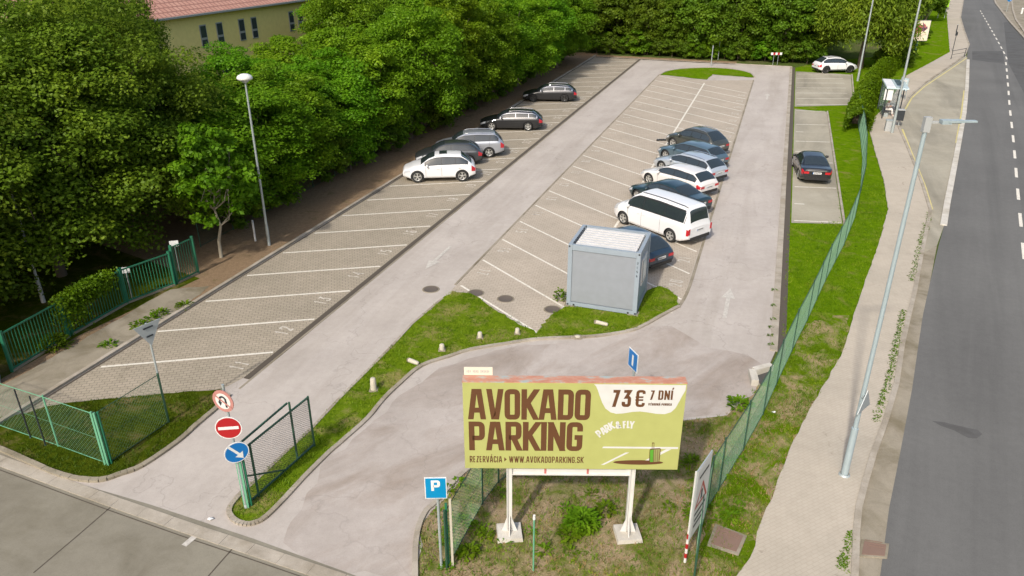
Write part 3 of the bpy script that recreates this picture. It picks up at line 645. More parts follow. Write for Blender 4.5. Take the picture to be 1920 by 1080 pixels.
def car(kind, paint_, label, cat, loc, heading, group='parked cars', rails=None, trim='black_plastic', rim='rim_metal', sunroof=False, clad=False, name='parked_car', lamps=True, chrome_bar=False):
    d = TY[kind]; L, W = d['L'], d['W']; hw = W / 2; nx = 76
    xs = np.unique(np.concatenate([np.linspace(0, .3, 9), np.linspace(.3, L - .25, nx), np.linspace(L - .25, L, 8)]))
    zt = interp(xs, [(0, d['hood0'] - .16), (.08, d['hood0'] - .04), (.35, d['hood0'] + .04), (d['xc'] * .6, d['cowl'] - .08), (d['xc'], d['cowl']), (d['xc'] + (d['xr'] - d['xc']) * .55, d['cowl'] + (d['top'] - d['cowl']) * .66), (d['xr'], d['top'] - .04), ((d['xr'] + d['xb']) / 2 - .2, d['top']), (d['xb'], d['top'] - .05), (d['xb'] + (d['xe'] - d['xb']) * .5, d['base'] + (d['top'] - d['base']) * .52), (d['xe'], d['base']), (L - .05, d['rear'] + .03), (L, d['rear'] - .08)])
    zb = interp(xs, [(0, d['hood0'] - .24), (.3, d['hood0'] - .08), (d['xc'], d['belt'] - .05), (L * .7, d['belt']), (L - .3, d['belt'] + .02), (L, d['rear'] - .14)])
    plan = 1 - .26 * np.clip(1 - xs / .75, 0, 1) ** 2.2 - .15 * np.clip(1 - (L - xs) / .5, 0, 1) ** 2.4
    k = np.clip((zt - zb) / (d['top'] - d['belt']), 0, 1)
    yr = (hw * (.86 - .20 * k)) * plan; yb = (hw - .045) * plan; yw = hw * plan
    bot = interp(xs, [(0, .36), (.4, d['gc'] - .02), (L - .5, d['gc'] - .02), (L, .40)])
    C = [np.stack([xs, 0 * xs, zt], 1), np.stack([xs, yr * .6, zt - .012], 1), np.stack([xs, yr, np.maximum(zt - .055, zb + .012)], 1), np.stack([xs, yb, zb], 1),
         np.stack([xs, yw, zb - .10], 1), np.stack([xs, yw, np.minimum(.62 + 0 * xs, zb - .14)], 1), np.stack([xs, yw * .995, bot + .16], 1), np.stack([xs, yw * .97, bot], 1), np.stack([xs, yw * 0, bot], 1)]
    sub = 4; rows = []
    for a, b2 in zip(C, C[1:]):
        for j in range(sub): rows.append(a + (b2 - a) * (j / sub))
    rows.append(C[-1]); S = np.stack(rows, 1)                      # (x station, around, xyz)
    full = np.concatenate([S[:, ::-1] * [1, -1, 1], S[:, 1:]], 1)
    for _ in range(2):
        g2 = full.copy(); g2[1:-1] = .25 * full[:-2] + .5 * full[1:-1] + .25 * full[2:]; full = g2.copy()
        g2[:, 1:-1] = .25 * full[:, :-2] + .5 * full[:, 1:-1] + .25 * full[:, 2:]; full = g2
    full[..., 0] = L / 2 - full[..., 0]
    mid = (full.shape[1] - 1) // 2
    def Spt(x, s, side=1, off=0.0):
        """point on the skin: x from the nose, s in control rows from the roof centre line"""
        i = np.clip(np.searchsorted(xs, x) - 1, 0, len(xs) - 2); fx = (x - xs[i]) / (xs[i + 1] - xs[i])
        j = mid + side * s * sub; j0 = int(np.clip(math.floor(j), 0, full.shape[1] - 2)); fj = j - j0
        a = full[i, j0] * (1 - fx) * (1 - fj) + full[i + 1, j0] * fx * (1 - fj) + full[i, j0 + 1] * (1 - fx) * fj + full[i + 1, j0 + 1] * fx * fj
        du = full[i + 1, j0] - full[i, j0]; dv = full[i, j0 + 1] - full[i, j0]; n = np.cross(dv, du); l = np.linalg.norm(n)
        return a + (n / l if l > 1e-9 else 0) * off
    def patch(mb, xf, s0, s1, side, off, nu=14, nv=6, mi=0, u0=0., u1=1.):
        """xf(v) -> (x start, x end) at height v (0 top, 1 bottom)"""
        P = np.zeros((nu, nv, 3))
        for a in range(nu):
            for b2 in range(nv):
                v = b2 / (nv - 1); x0, x1 = xf(v); P[a, b2] = Spt(x0 + (x1 - x0) * (a / (nu - 1)), s0 + (s1 - s0) * v, side, off)
        c = P.reshape(-1, 3).mean(0); n = np.cross(P[0, 1] - P[0, 0], P[1, 0] - P[0, 0])
        grid_faces(mb, P, mi, flip=(np.dot(n, c - np.array([0, 0, .7])) > 0) ^ False)
    T = thing(name, label, cat, (loc[0], loc[1], .014), 0, group); T.rotation_euler = (0, 0, math.radians(90 - heading))
    wx = [L / 2 - d['fa'], L / 2 - d['fa'] - d['wb']]
    # body with wheel arches cut out
    n, m_ = full.shape[:2]; V = full.reshape(-1, 3).copy(); Ra = d['r'] + .055; fs = []
    ctr = [(w, d['r']) for w in wx]
    def inside(p): return any(abs(p[1]) > hw * .62 and (p[0] - cx) ** 2 + (p[2] - cz) ** 2 < Ra * Ra for cx, cz in ctr)
    ins = [inside(p) for p in V]; used = set()
    for i in range(n - 1):
        for j in range(m_ - 1):
            f = (i * m_ + j, (i + 1) * m_ + j, (i + 1) * m_ + j + 1, i * m_ + j + 1)
            if all(ins[q] for q in f): continue
            fs.append(f); used.update(f)
    for q in used:
        if ins[q]:
            for cx, cz in ctr:
                dx, dz = V[q][0] - cx, V[q][2] - cz; l = math.hypot(dx, dz)
                if l < Ra * 1.001 and l > 1e-6: V[q][0] = cx + dx / l * Ra; V[q][2] = cz + dz / l * Ra
    mb = MB(); fs = [f[::-1] for f in fs]; mb.add(V.tolist(), fs, 0, True)
    mb.add(full[0].tolist(), [tuple(range(m_))], 0, True); mb.add(full[-1].tolist(), [tuple(reversed(range(m_)))], 0, True)
    body = mb.build('body', [paint_, 'black_plastic'], T)
    u = MB(); u.box((0, 0, d['r'] + .12), (L - .5, W - .52, .3)); u.build('underbody', 'black_plastic', T)
    # glass
    g = MB(); patch(g, lambda v: (d['xc'] + .03, d['xr'] - .03), 0, 1.8, 1, .006, 12, 7); patch(g, lambda v: (d['xc'] + .03, d['xr'] - .03), 0, 1.8, -1, .006, 12, 7); g.build('windscreen', 'car_glass', T)
    re0 = lambda v: (d['xb'] + .03, d['xe'] - .02)
    g = MB(); patch(g, re0, 0, 1.85, 1, .006, 10, 7); patch(g, re0, 0, 1.85, -1, .006, 10, 7); g.build('rear_window', 'car_glass', T)
    van = kind == 'van'
    xa, xz = d['xc'] + .30, d['xe'] - (.30 if not van else .25)
    xbp = d['xc'] + (d['xb'] - d['xc']) * .52
    if kind == 'sedan': xz = d['xe'] - .28
    for side in (1, -1):
        tr = MB(); patch(tr, lambda v: (xa - .05, xz + .06), 2.08, 3.0, side, .004, 30, 5); tr.build('window_trim', trim, T)
        lo, hi = 2.2, 2.93
        cuts = [xa, xbp, d['xb'] - .35 if kind != 'hatch' else xz, xz] if not van else [xa, xa + 1.0, xa + 2.4, xz]
        for p, q in zip(cuts, cuts[1:]):
            if q - p < .12: continue
            g = MB(); patch(g, lambda v: (p + .018, q - .018), lo, hi, side, .009, 12, 5); g.build('side_window', 'car_glass', T)
        # seams and handles
        sm = MB()
        for x in ([xa + .02, xbp, min(xz - .15, L - d['fa'] * .5 - .55)] if not van else [xa + .05, xa + 1.0, xa + 2.25]): patch(sm, lambda v: (x - .007, x + .007), 3.05, 6.3, side, .002, 2, 12)
        patch(sm, lambda v: (xa + .02, L - d['fa'] - .55), 6.28, 6.34, side, .003, 16, 2); sm.build('door_seams', 'black_plastic', T)
        for x in ((xbp - .22, xz - .45) if not van else (xa + .8, xa + 1.2)):
            p = Spt(x, 4.1, side, .02); h = MB(); h.box((p[0], p[1], p[2]), (.16, .035, .03)); h.build('door_handle', paint_, T)
        p = Spt(d['xc'] + .42, 3.05, side, .0)
        h = MB(); h.lathe([(0, -.1), (.07, -.09), (.085, -.02), (.08, .06), (0, .09)], 10, 0, (0, 0, 0)); vs = [(v_[0] * .75 + p[0], v_[2] * 1.15 + p[1] + side * .13, v_[1] * .95 + p[2] + .05) for v_ in h.v]; h.v = vs
        h.bar((p[0], p[1] - side * .02, p[2] - .01), (p[0], p[1] + side * .06, p[2] + .02), .05, .04); h.build('mirror', paint_ if not chrome_bar else 'black_plastic', T)
        # lamps
        h = MB(); patch(h, lambda v: (.06, .46), 2.9, 4.3, side, .006, 8, 5); h.build('headlight', 'lamp_clear', T)
        h = MB(); lo_, hi_ = (3.1, 4.9) if not van else (3.6, 5.3)
        patch(h, lambda v: (L - (.24 if not van else .12), L - .015), lo_, hi_, side, .007, 6, 6)
        zz = Spt(L - .02, 4.2, side)[2]; h.box((-L / 2 - .002, side * (hw * .85 - (.17 if not van else .02)), zz + .02), (.03, .30 if not van else .12, .13 if not van else .30)); h.build('taillight', 'tail_red', T)
        if clad or kind.startswith('suv'):
            h = MB()
            for cx, cz in ctr:
                yy = side * (hw + .004); n0 = 18
                P = np.array([[[cx + math.cos(math.radians(a)) * rr_, yy, cz + math.sin(math.radians(a)) * rr_] for rr_ in (Ra - .012, Ra + .035)] for a in np.linspace(-8, 188, n0)])
                grid_faces(h, P, 0, flip=side < 0)
            patch(h, lambda v: (d['fa'] + Ra, L - (L - d['fa'] - d['wb']) - Ra), 6.1, 7.0, side, .006, 12, 3); h.build('sill_cladding', 'black_plastic' if clad else paint_, T)
        if rails:
            h = MB(); P = [Spt(x, 1.72, side, o_) for x, o_ in ((d['xr'] + .1, .01), (d['xr'] + .3, .055), ((d['xr'] + d['xb']) / 2, .06), (d['xb'] - .3, .055), (d['xb'] - .08, .01))]
            h.path([tuple(p) for p in P], .018, 6); h.build('roof_rail', rails, T)
    # front grille and bumper intakes, rear bumper, plates
    h = MB(); h.box((L / 2 - .03, 0, .56), (.09, hw * .95, .10)); h.box((L / 2 - .05, 0, .36), (.12, hw * 1.1, .10)); h.build('grille', 'black_plastic', T)
    h = MB(); h.box((-L / 2 + .05, 0, .40), (.14, W * .74, .16)); h.build('rear_bumper_insert', 'black_plastic', T)
    h = MB(); zp = d['rear'] - .26 if not van else .80
    h.box((-L / 2 - .006, 0, zp), (.02, .50, .11)); h.box((-L / 2 - .017, .235, zp), (.004, .035, .105), 1)
    for kx in range(7): h.box((-L / 2 - .018, .16 - kx * .058, zp), (.003, .034, .06), 2)
    h.build('number_plate', ['white_bright', 'sign_blue', 'sign_dark'], T)
    if chrome_bar: h = MB(); h.box((-L / 2 - .008, 0, d['rear'] - .12), (.02, W * .60, .035)); h.build('boot_trim', 'chrome', T)
    if sunroof:
        h = MB()
        for sd_ in (1, -1): patch(h, lambda v: (d['xr'] + .25, d['xr'] + .72), 0, 1.1, sd_, .008, 5, 4)
        h.build('sunroof', 'car_glass', T)
    h = MB(); h.path([tuple(Spt(d['xc'] + .02, 0, 1, .02)), tuple(Spt(d['xc'] + .08, 1.2, 1, .02))], .012, 4); h.path([tuple(Spt(d['xc'] + .02, .5, -1, .02)), tuple(Spt(d['xc'] + .08, 1.6, -1, .02))], .012, 4); h.build('wiper', 'black_plastic', T)
    # wheels: tyre with a spoked rim
    r = d['r']
    for cx in wx:
        for side in (1, -1):
            h = MB(); yo = side * (hw - .03)
            prof = [(r * .64, 0), (r * .70, .012), (r * .94, .005), (r, -.03), (r, -.19), (r * .94, -.215), (r * .6, -.21), (0, -.21)]
            h.lathe(prof, 26, 0, (0, 0, 0), 'y'); h.v = [(x, y if side > 0 else -y, z) for x, y, z in h.v]
            if side < 0: h.f = [f[::-1] for f in h.f]
            w_ = h.build('wheel', 'rubber', T, (cx, yo, r))
            h = MB(); h.lathe([(r * .66, .004), (r * .62, .0), (r * .58, -.05), (r * .2, -.055), (0, -.055)], 22, 1, (0, 0, 0), 'y', True)
            h.lathe([(r * .66, .006), (r * .59, .008), (r * .58, -.03)], 22, 0, (0, 0, 0), 'y', True)
            for a in range(5):
                an = math.radians(72 * a + 18)
                for da in (-.16, .16): h.bar((math.cos(an) * r * .12, -.004, math.sin(an) * r * .12), (math.cos(an + da) * r * .62, -.006, math.sin(an + da) * r * .62), .045, .03, 0, (0, 1, 0))
            h.lathe([(r * .16, -.02), (r * .15, .006), (0, .01)], 10, 0, (0, 0, 0), 'y')
            if side < 0: h.v = [(x, -y, z) for x, y, z in h.v]; h.f = [f[::-1] for f in h.f]
            h.build('rim', [rim, 'rim_dark'], w_)
    return T
def place(kind, heading, which, px):
    """car centre from the spot where one tyre touches the ground; which = (+1 front / -1 rear, +1 left / -1 right)"""
    d = TY[kind]; a = math.radians(heading); f = (math.sin(a), math.cos(a)); l = (-f[1], f[0])
    lx = d['L'] / 2 - d['fa'] if which[0] > 0 else d['L'] / 2 - d['fa'] - d['wb']; ly = which[1] * (d['W'] / 2 - .05); p = G(*px)
    return (p[0] - f[0] * lx - l[0] * ly, p[1] - f[1] * lx - l[1] * ly)
GL, GM = 'cars parked in the left row', 'cars parked in the middle row'
car('suv', 'paint_white', 'white crossover with a dark open sunroof, nearest car of the left row', 'car', place('suv', -95, (-1, 1), (867, 341)), -95, GL, sunroof=True)
car('hatch', 'paint_graphite', 'dark grey hatchback squeezed between the white crossover and the silver off-roader', 'car', ST(26.55, -4.0), -95, GL)
car('suv2', 'paint_silver', 'silver off-roader with roof rails in the left row', 'car', place('suv2', -95, (-1, 1), (917, 296)), -95, GL, rails='chrome')
car('wagon', 'paint_black', 'black estate with bright window trim and silver wheels in the left row', 'car', place('wagon', -87, (-1, 1), (990, 246)), -87, GL, rails='chrome', trim='chrome')
car('wagon', 'paint_black', 'black estate with dark wheels under the tree edge, farthest car of the left row', 'car', place('wagon', -87, (-1, 1), (1058, 192)), -87, GL, rails='chrome', trim='chrome', rim='rim_dark')
car('hatch', 'paint_navy', 'dark blue hatchback half hidden behind the grey container', 'car', ST(14.55, 10.3), -36, GM)
car('van', 'paint_white', 'white passenger van with blackened rear windows beside the grey container', 'van', place('van', -38, (1, 1), (1168, 421)), -38, GM, rails='black_plastic', name='parked_van')
car('sedan', 'paint_teal', 'dark teal saloon parked between the white van and the white estate', 'car', place('sedan', -37, (1, 1), (1194, 377)), -37, GM)
car('wagon', 'paint_white_warm', 'white estate parked between the dark teal saloon and the silver estate', 'car', place('wagon', -37, (1, 1), (1216, 346)), -37, GM)
car('wagon', 'paint_silver_light', 'pale silver estate parked between the white and the blue-grey estates', 'car', place('wagon', -37, (1, 1), (1240, 322)), -37, GM, rails='chrome')
car('wagon', 'paint_steel_blue', 'dark blue-grey estate next to the pale silver one', 'car', place('wagon', -37, (1, 1), (1247, 300)), -37, GM)
car('suv', 'paint_olive_grey', 'dark grey crossover with bright roof rails, farthest of the middle row', 'car', place('suv', -37, (1, 1), (1261, 278)), -37, GM, rails='chrome')
car('sedan', 'paint_black', 'black saloon seen from behind in the long bay by the right lawn', 'car', ST(31.6, 18.62), 12, 'cars parked on the right', chrome_bar=True)
car('suv', 'paint_white', 'small white crossover with dark cladding parked by the willow', 'car', place('suv', 83, (-1, -1), (1548, 138)), 83, 'cars parked on the right', clad=True, rails='black_plastic', rim='rim_dark')

# ================================================================== TREES AND PLANTS
def np_mesh(name, V, F, mat, parent=None, loc=None, me_only=False):
    """V (n,3), F (k,4 or 3)"""
    me = bpy.data.meshes.new(name); k = F.shape[1]
    me.vertices.add(len(V)); me.vertices.foreach_set('co', V.astype(np.float32).ravel())
    me.loops.add(F.size); me.loops.foreach_set('vertex_index', F.astype(np.int32).ravel())
    me.polygons.add(len(F)); me.polygons.foreach_set('loop_start', np.arange(0, F.size, k, dtype=np.int32)); me.polygons.foreach_set('loop_total', np.full(len(F), k, dtype=np.int32))
    me.materials.append(M[mat]); me.update(calc_edges=True)
    if me_only: return me
    o = bpy.data.objects.new(name, me); scene.collection.objects.link(o)
    if parent: o.parent = parent
    if loc: o.location = loc
    return o
def leaves(C, Nrm, size, rng, aspect=.62, droop=0.0):
    """one folded leaf (two triangles sharing the midrib as a kite) at every centre"""
    n = len(C); D = rng.normal(size=(n, 3)); D[:, 2] -= droop
    D -= Nrm * (D * Nrm).sum(1, keepdims=True) * .8; D /= np.linalg.norm(D, axis=1, keepdims=True) + 1e-9
    S = np.cross(D, Nrm); S /= np.linalg.norm(S, axis=1, keepdims=True) + 1e-9
    s = (size * rng.uniform(.65, 1.3, n))[:, None]; up = np.cross(S, D)
    V = np.stack([C - D * s * .5, C + S * s * aspect * .5 + up * s * .08, C + D * s * .5, C - S * s * aspect * .5 + up * s * .08], 1).reshape(-1, 3)
    return V, np.arange(4 * n).reshape(n, 4)
def crown_mesh(name, mat, seed, rx, rz, zc, clumps, per, leaf, style='round', low=.0):
    rng = np.random.default_rng(seed); Cs = []; Ns = []
    for _ in range(clumps):
        while True:
            d = rng.normal(size=3); d /= np.linalg.norm(d)
            if d[2] > -.75: break
        rr_ = rng.uniform(.62, 1.0) ** .6
        lump = 1 + .16 * math.sin(3.1 * d[0] + seed) * math.cos(2.7 * d[1] + 2 * seed) + .12 * math.sin(7 * d[2] + 5 * d[0] + seed)
        wid = (1.0 if d[2] > 0 else .92)
        c = np.array([d[0] * rx * wid, d[1] * rx * wid, d[2] * rz]) * rr_ * lump
        r = rng.uniform(.55, 1.15) * rx * .24
        k = int(per * rng.uniform(.6, 1.3) * (r / (rx * .24)) ** 1.5)
        q = rng.normal(size=(k, 3)); q /= np.linalg.norm(q, axis=1, keepdims=True); rad = rng.uniform(.35, 1, k) ** .5
        # sprays reach outward and sag at their ends
        off = q * rad[:, None] * r * np.array([1, 1, .55]); out = d * np.array([1, 1, .4])
        ext = rng.uniform(0, 1, k) ** 3 * r * .9; off += out * ext[:, None]; off[:, 2] -= ext * .35
        P = c + off
        if style == 'weep':
            ax = np.linalg.norm(P[:, :2], axis=1) / rx; P[:, 2] -= (rng.uniform(0, 1, k) ** 1.4) * 1.9 * ax
        if style == 'tier': P[:, 2] = np.round(P[:, 2] / .8) * .8 * .55 + P[:, 2] * .45
        Cs.append(P); nn = q * .8 + np.array([0, 0, .9]) + rng.normal(size=(k, 3)) * .55; Ns.append(nn / np.linalg.norm(nn, axis=1, keepdims=True))
    # loose inner leaves
    k = int(clumps * per * .12); q = rng.normal(size=(k, 3)); q /= np.linalg.norm(q, axis=1, keepdims=True)
    Cs.append(q * (rng.uniform(.2, .9, k)[:, None]) * np.array([rx, rx, rz])); Ns.append(q)
    C = np.concatenate(Cs); N_ = np.concatenate(Ns); C[:, 2] += zc; keep = C[:, 2] > low; C, N_ = C[keep], N_[keep]
    V, F = leaves(C, N_, leaf, rng, .34 if style == 'weep' else .66, 1.5 if style == 'weep' else .3)
    return np_mesh(name, V, F, mat, me_only=True)
def trunk_mesh(seed, h, r, rx, zc, rz, mat):
    rr_ = random.Random(seed); mb = MB(); p = Vector((0, 0, 0)); pts = [p]
    for k in range(1, 6): pts.append(Vector((rr_.uniform(-.12, .12) * k * .5, rr_.uniform(-.12, .12) * k * .5, h * k / 5)))
    for k in range(5): mb.tube(pts[k], pts[k + 1], r * (1.15 - k * .17), r * (1.15 - (k + 1) * .17), 9)
    for k in range(11):
        b0 = pts[rr_.choice((2, 3, 4, 5))]; a = rr_.uniform(0, 6.28); l = rx * rr_.uniform(.5, .85)
        q = b0 + Vector((math.cos(a) * l * .5, math.sin(a) * l * .5, l * .35)); e = Vector((math.cos(a + .2) * l, math.sin(a + .2) * l, zc + rr_.uniform(-.5, .6) * rz))
        mb.tube(b0, q, r * .42, r * .28, 6); mb.tube(q, e, r * .28, r * .08, 5)
        for _ in range(2): mb.tube(q, q + Vector((rr_.uniform(-1, 1), rr_.uniform(-1, 1), rr_.uniform(.4, 1.2))) * l * .45, r * .15, r * .04, 4)
    return mb
PROTO = {}
def proto(key, mat, seed, rx, rz, zc, clumps, per, leaf, style='round', th=None, tr=.16, bark='bark', low=.3):
    me = crown_mesh('crown', mat, seed, rx, rz, zc, clumps, per, leaf, style, low)
    mb = trunk_mesh(seed, th or zc, tr, rx, zc, rz, bark); t_ = mb.build('trunk', bark); tm = t_.data; bpy.data.objects.remove(t_)
    PROTO[key] = (me, tm)
proto('maple', 'leaf_maple', 3, 3.4, 4.5, 5.1, 230, 330, .17)
proto('maple_c', 'leaf_light', 31, 3.1, 4.4, 4.9, 190, 330, .18)
proto('maple_b', 'leaf_maple', 9, 3.2, 4.2, 5.1, 200, 330, .17)
proto('dull', 'leaf_dull', 5, 3.7, 5.0, 5.3, 270, 360, .135, low=.4)
proto('dull_b', 'leaf_dull', 15, 3.5, 4.9, 5.1, 260, 360, .135, low=.4)
proto('dark', 'leaf_dark', 7, 3.4, 4.2, 5.2, 150, 210, .27, low=.4)
proto('dark_b', 'leaf_dark', 11, 3.1, 3.7, 4.6, 140, 210, .27, low=.3)
proto('willow', 'leaf_willow', 13, 4.1, 3.1, 5.6, 200, 260, .36, 'weep', tr=.28, low=1.6)
proto('bush', 'leaf_dark', 17, 1.6, 1.5, 1.4, 60, 170, .16, tr=.06, low=.03)
proto('bush_b', 'leaf_maple', 19, 1.5, 1.4, 1.4, 60, 170, .15, tr=.06, low=.03)
proto('sapling', 'leaf_maple', 23, 1.15, 1.5, 2.5, 60, 120, .15, tr=.05, bark='bark_pale', low=1.0)
TR = random.Random(21)
def tree(key, name, label, cat, p, sc=1.0, group=None, rz=None, sz=None):
    t_ = thing(name, label, cat, (p[0], p[1], 0), TR.uniform(0, 6.28) if rz is None else rz, group); s2 = sz or sc * TR.uniform(.93, 1.07); t_.scale = (sc, sc, s2)
    for nm, me in (('crown', PROTO[key][0]), ('trunk', PROTO[key][1])):
        o = bpy.data.objects.new(nm, me); scene.collection.objects.link(o); o.parent = t_
    return t_
front = [
 ('dull', -6.6, -13.4, 1.12, 'dull brownish green tree overhanging the green railing at the left edge of the picture'),
 ('dull_b', -1.4, -14, 1.2, 'tall dull green tree with drooping sprays behind the ivy covered railing'),
 ('dull', 4.2, -13.2, 1.3, 'broad dull green tree behind the green gate with the white notice'),
 ('dull_b', 8.6, -13.2, 1.25, 'dull green tree right behind the thin sapling'),
 ('maple', 13.4, -10.6, 1.05, 'leafy bright green tree just right of the mushroom headed street lamp'),
 ('maple_b', 17.6, -10.8, 1.05, 'leafy bright green tree whose shade falls left of the white crossover'),
 ('maple', 22.2, -11.2, 1.02, 'leafy dark based tree behind the nose of the white crossover'),
 ('maple_c', 27.0, -10.2, 1.02, 'bright green tree behind the silver off-roader'),
 ('maple', 31.6, -9.2, 1.05, 'bright green tree hanging low over the bonnet of the estate with bright window trim'),
 ('maple_c', 36.6, -9.4, 1.08, 'bright green tree above the bonnet end of the estate with bright window trim, farther back'),
 ('maple', 42.0, -8.8, 1.05, 'bright green tree touching the bonnet of the farthest black estate'),
 ('maple_b', 47.5, -8.6, 1.08, 'bright green tree just past the farthest black estate'),
 ('maple_c', 53.5, -8.3, 1.05, 'bright green tree shading the empty far bays'),
 ('maple_b', 59.5, -8.3, 1.05, 'bright green tree near the far left corner of the car park'),
 ('maple', 66.0, -7.8, 1.0, 'bright green tree in the far left corner of the car park'),
]
for k, s, t, sc, lab in front: tree(k, 'leafy_tree', lab, 'tree', ST(s, t), sc, 'trees along the left edge of the car park', sz={-6.6: 1.0, -1.4: 1.03, 4.2: 1.08, 8.6: 1.14, 13.4: .76, 17.6: .74, 22.2: .76, 27.0: .90}.get(s))
bk = 'second row of trees behind the left tree line'
for s, t, z_ in ((21.2, -15.6, .80), (27.2, -15.6, .80)): tree('maple_b' if s < 25 else 'maple_c', 'leafy_tree', 'lower bright green tree in front of the right part of the yellow building' if s < 25 else 'bright green tree hiding the right end of the yellow building', 'tree', ST(s, t), 1.0, bk, sz=z_)
for s, t, z_ in ((12.6, -18.6, 1.16), (15.8, -19.2, 1.12)): tree('dull', 'leafy_tree', 'tall dull green tree of the second row left of the yellow building' if s < 15 else 'tall dull green tree of the second row covering the left end of the yellow building', 'tree', ST(s, t), 1.0 if s < 15 else .8, bk, sz=z_)
for i, s in enumerate([-9, -4, 1.5, 6.5, 11.5]):
    tree(('dull', 'dull_b')[i % 2], 'leafy_tree', 'dull green tree of the second row behind the left tree line', 'tree', ST(s, -19.5 + TR.uniform(-1, 1)), 1.0 if i > 1 else 1.08, bk)
for i in range(4, 11):
    tree(('maple', 'maple_b')[i % 2], 'leafy_tree', 'bright green tree of the second row behind the left tree line', 'tree', ST(19 + i * 5.2, -17.6 + TR.uniform(-1, 1)), 1.0 + i * .01, bk)
for i in range(2, 9):
    tree(('maple_b', 'maple')[i % 2], 'leafy_tree', 'bright green tree of the third row behind the left tree line', 'tree', ST(36 + i * 5.6, -24 + TR.uniform(-1.4, 1.4)), 1.05, 'third row of trees behind the left tree line')
wd = 'dark wood behind the far end of the car park'
for row in range(4):
    for i in range(9 + row):
        s = 79.5 + row * 5.5 + TR.uniform(-1, 1); t = -9 + i * 4.1 + TR.uniform(-.8, .8)
        if (row == 0 and t > 17) or t > 23: continue
        tree(('dark', 'dark_b')[TR.random() < .5], 'woodland_tree', 'dark green tree in the wood behind the far end of the car park', 'tree', ST(s, t), TR.uniform(.85, 1.12), wd)
for i in range(17):
    p = ST(78.0 + TR.uniform(-.4, .8), -6 + i * 1.55); tree(('bush', 'bush_b')[TR.random() < .35], 'woodland_shrub', 'shrub at the foot of the wood behind the far end of the car park', 'shrub', p, TR.uniform(.7, 1.25), 'shrubs at the foot of the wood')
for i in range(17):
    tree(('bush', 'bush_b')[i % 2], 'shrub', 'leafy shrub in the shade under the left tree line', 'shrub', ST(12.5 + i * 3.6 + TR.uniform(-1, 1), (-10.2 if i < 3 else -9.0) + TR.uniform(-.4, .4)), TR.uniform(.85, 1.3), 'shrubs under the left trees')
tree('willow', 'willow_tree', 'yellow green weeping willow behind the small white crossover', 'willow', G(1612, 128), 1.08, rz=.4)
for (u, v, k, sc) in [(1716, 84, 'bush', 1.0), (1700, 92, 'bush', .9), (1640, 60, 'dark', 1.0), (1690, 52, 'dark_b', 1.05), (1735, 40, 'dark', .85), (1700, 20, 'dark', 1.1), (1620, 30, 'dark', 1.1), (1560, 60, 'dark', 1.0), (1660, 128, 'bush', .9), (1690, 125, 'bush', .9), (1668, 5, 'dark', 1.2), (1725, -8, 'dark', .9)]:
    tree(k, 'roadside_tree' if 'dark' in k else 'roadside_shrub', 'dark green tree between the willow and the road' if 'dark' in k else 'low shrub between the willow and the road', 'tree' if 'dark' in k else 'shrub', G(u, v), sc, 'greenery between the willow and the road')
tree('sapling', 'sapling', 'thin young tree with a pale stem at the edge of the bare earth', 'tree', G(415, 483), 1.55, rz=1.0)

# clipped hedge by the bus stop, ivy on the railing, weeds, grass
def blob_leaves(fn, count, leaf, seed, mat, name, droop=.2, asp=.66):
    rng = np.random.default_rng(seed); C, N_ = fn(rng, count); V, F = leaves(C, N_, leaf, rng, asp, droop); return np_mesh(name, V, F, mat)
hl = [G(*p) for p in [(1606, 250), (1613, 215), (1628, 180), (1645, 155), (1668, 130)]]
def hedge(rng, n):
    seg = rng.integers(0, len(hl) - 1, n); k = rng.uniform(0, 1, n); A = np.array(hl); P = A[seg] + (A[seg + 1] - A[seg]) * k[:, None]
    a = rng.uniform(0, math.pi, n); r = 1 + .10 * np.sin(P[:, 1] * 1.7) + rng.normal(size=n) * .06
    C = np.stack([P[:, 0] + np.cos(a) * 1.0 * r, P[:, 1] + rng.normal(size=n) * .1, np.sin(a) ** .6 * 1.6 * r], 1)
    N_ = np.stack([np.cos(a), rng.normal(size=n) * .3, np.sin(a)], 1) + rng.normal(size=(n, 3)) * .35; return C, N_ / np.linalg.norm(N_, axis=1, keepdims=True)
hd = thing('hedge', 'long rounded bright green hedge running behind the bus shelter', 'hedge', (0, 0, 0))
o = blob_leaves(hedge, 42000, .15, 4, 'leaf_hedge', 'foliage'); o.parent = hd
mb = MB(); A = [Vector((*p, 0)) for p in hl]
for a, b2 in zip(A, A[1:]): mb.bar(a.lerp(b2, .45 if a is A[0] else 0) + Vector((0, 0, .4)), b2 + Vector((0, 0, .4)), 1.0, .7)
mb.build('inner_twigs', 'bark', hd)
def weed(name, label, p, h, n, seed, group=None, leafL=.22, mat='leaf_weed', spread=.5, cat='weed'):
    rng = np.random.default_rng(seed); V = []; F = []; o_ = 0
    for i in range(n):
        a = rng.uniform(0, 6.28); t = rng.uniform(.1, 1); base = np.array([math.cos(a), math.sin(a), 0]) * spread * t * .55; l = leafL * rng.uniform(.6, 1.3)
        z0 = rng.uniform(0, h * (1.1 - t * .6)); el = rng.uniform(.1, .9); d = np.array([math.cos(a) * math.cos(el), math.sin(a) * math.cos(el), math.sin(el)]); s = np.array([-math.sin(a), math.cos(a), 0]) * l * .17
        b0 = base + [0, 0, z0]; m1 = b0 + d * l * .5; e = b0 + d * l * .85 - np.array([0, 0, l * .22])
        V += [b0, m1 + s, e, m1 - s]; F.append([o_, o_ + 1, o_ + 2, o_ + 3]); o_ += 4
    o = np_mesh(name, np.array(V), np.array(F), mat, loc=(p[0], p[1], .0)); return tag(o, label, cat, group)
weed('weed_clump', 'large leafy weed clump on bare ground between the billboard posts', G(1092, 985), .42, 520, 1, spread=.70, leafL=.20, cat='weed')
weed('weed_clump', 'paler broad leaved weed in front of the large clump under the billboard', G(1070, 1005), .2, 90, 2, spread=.4, leafL=.24)
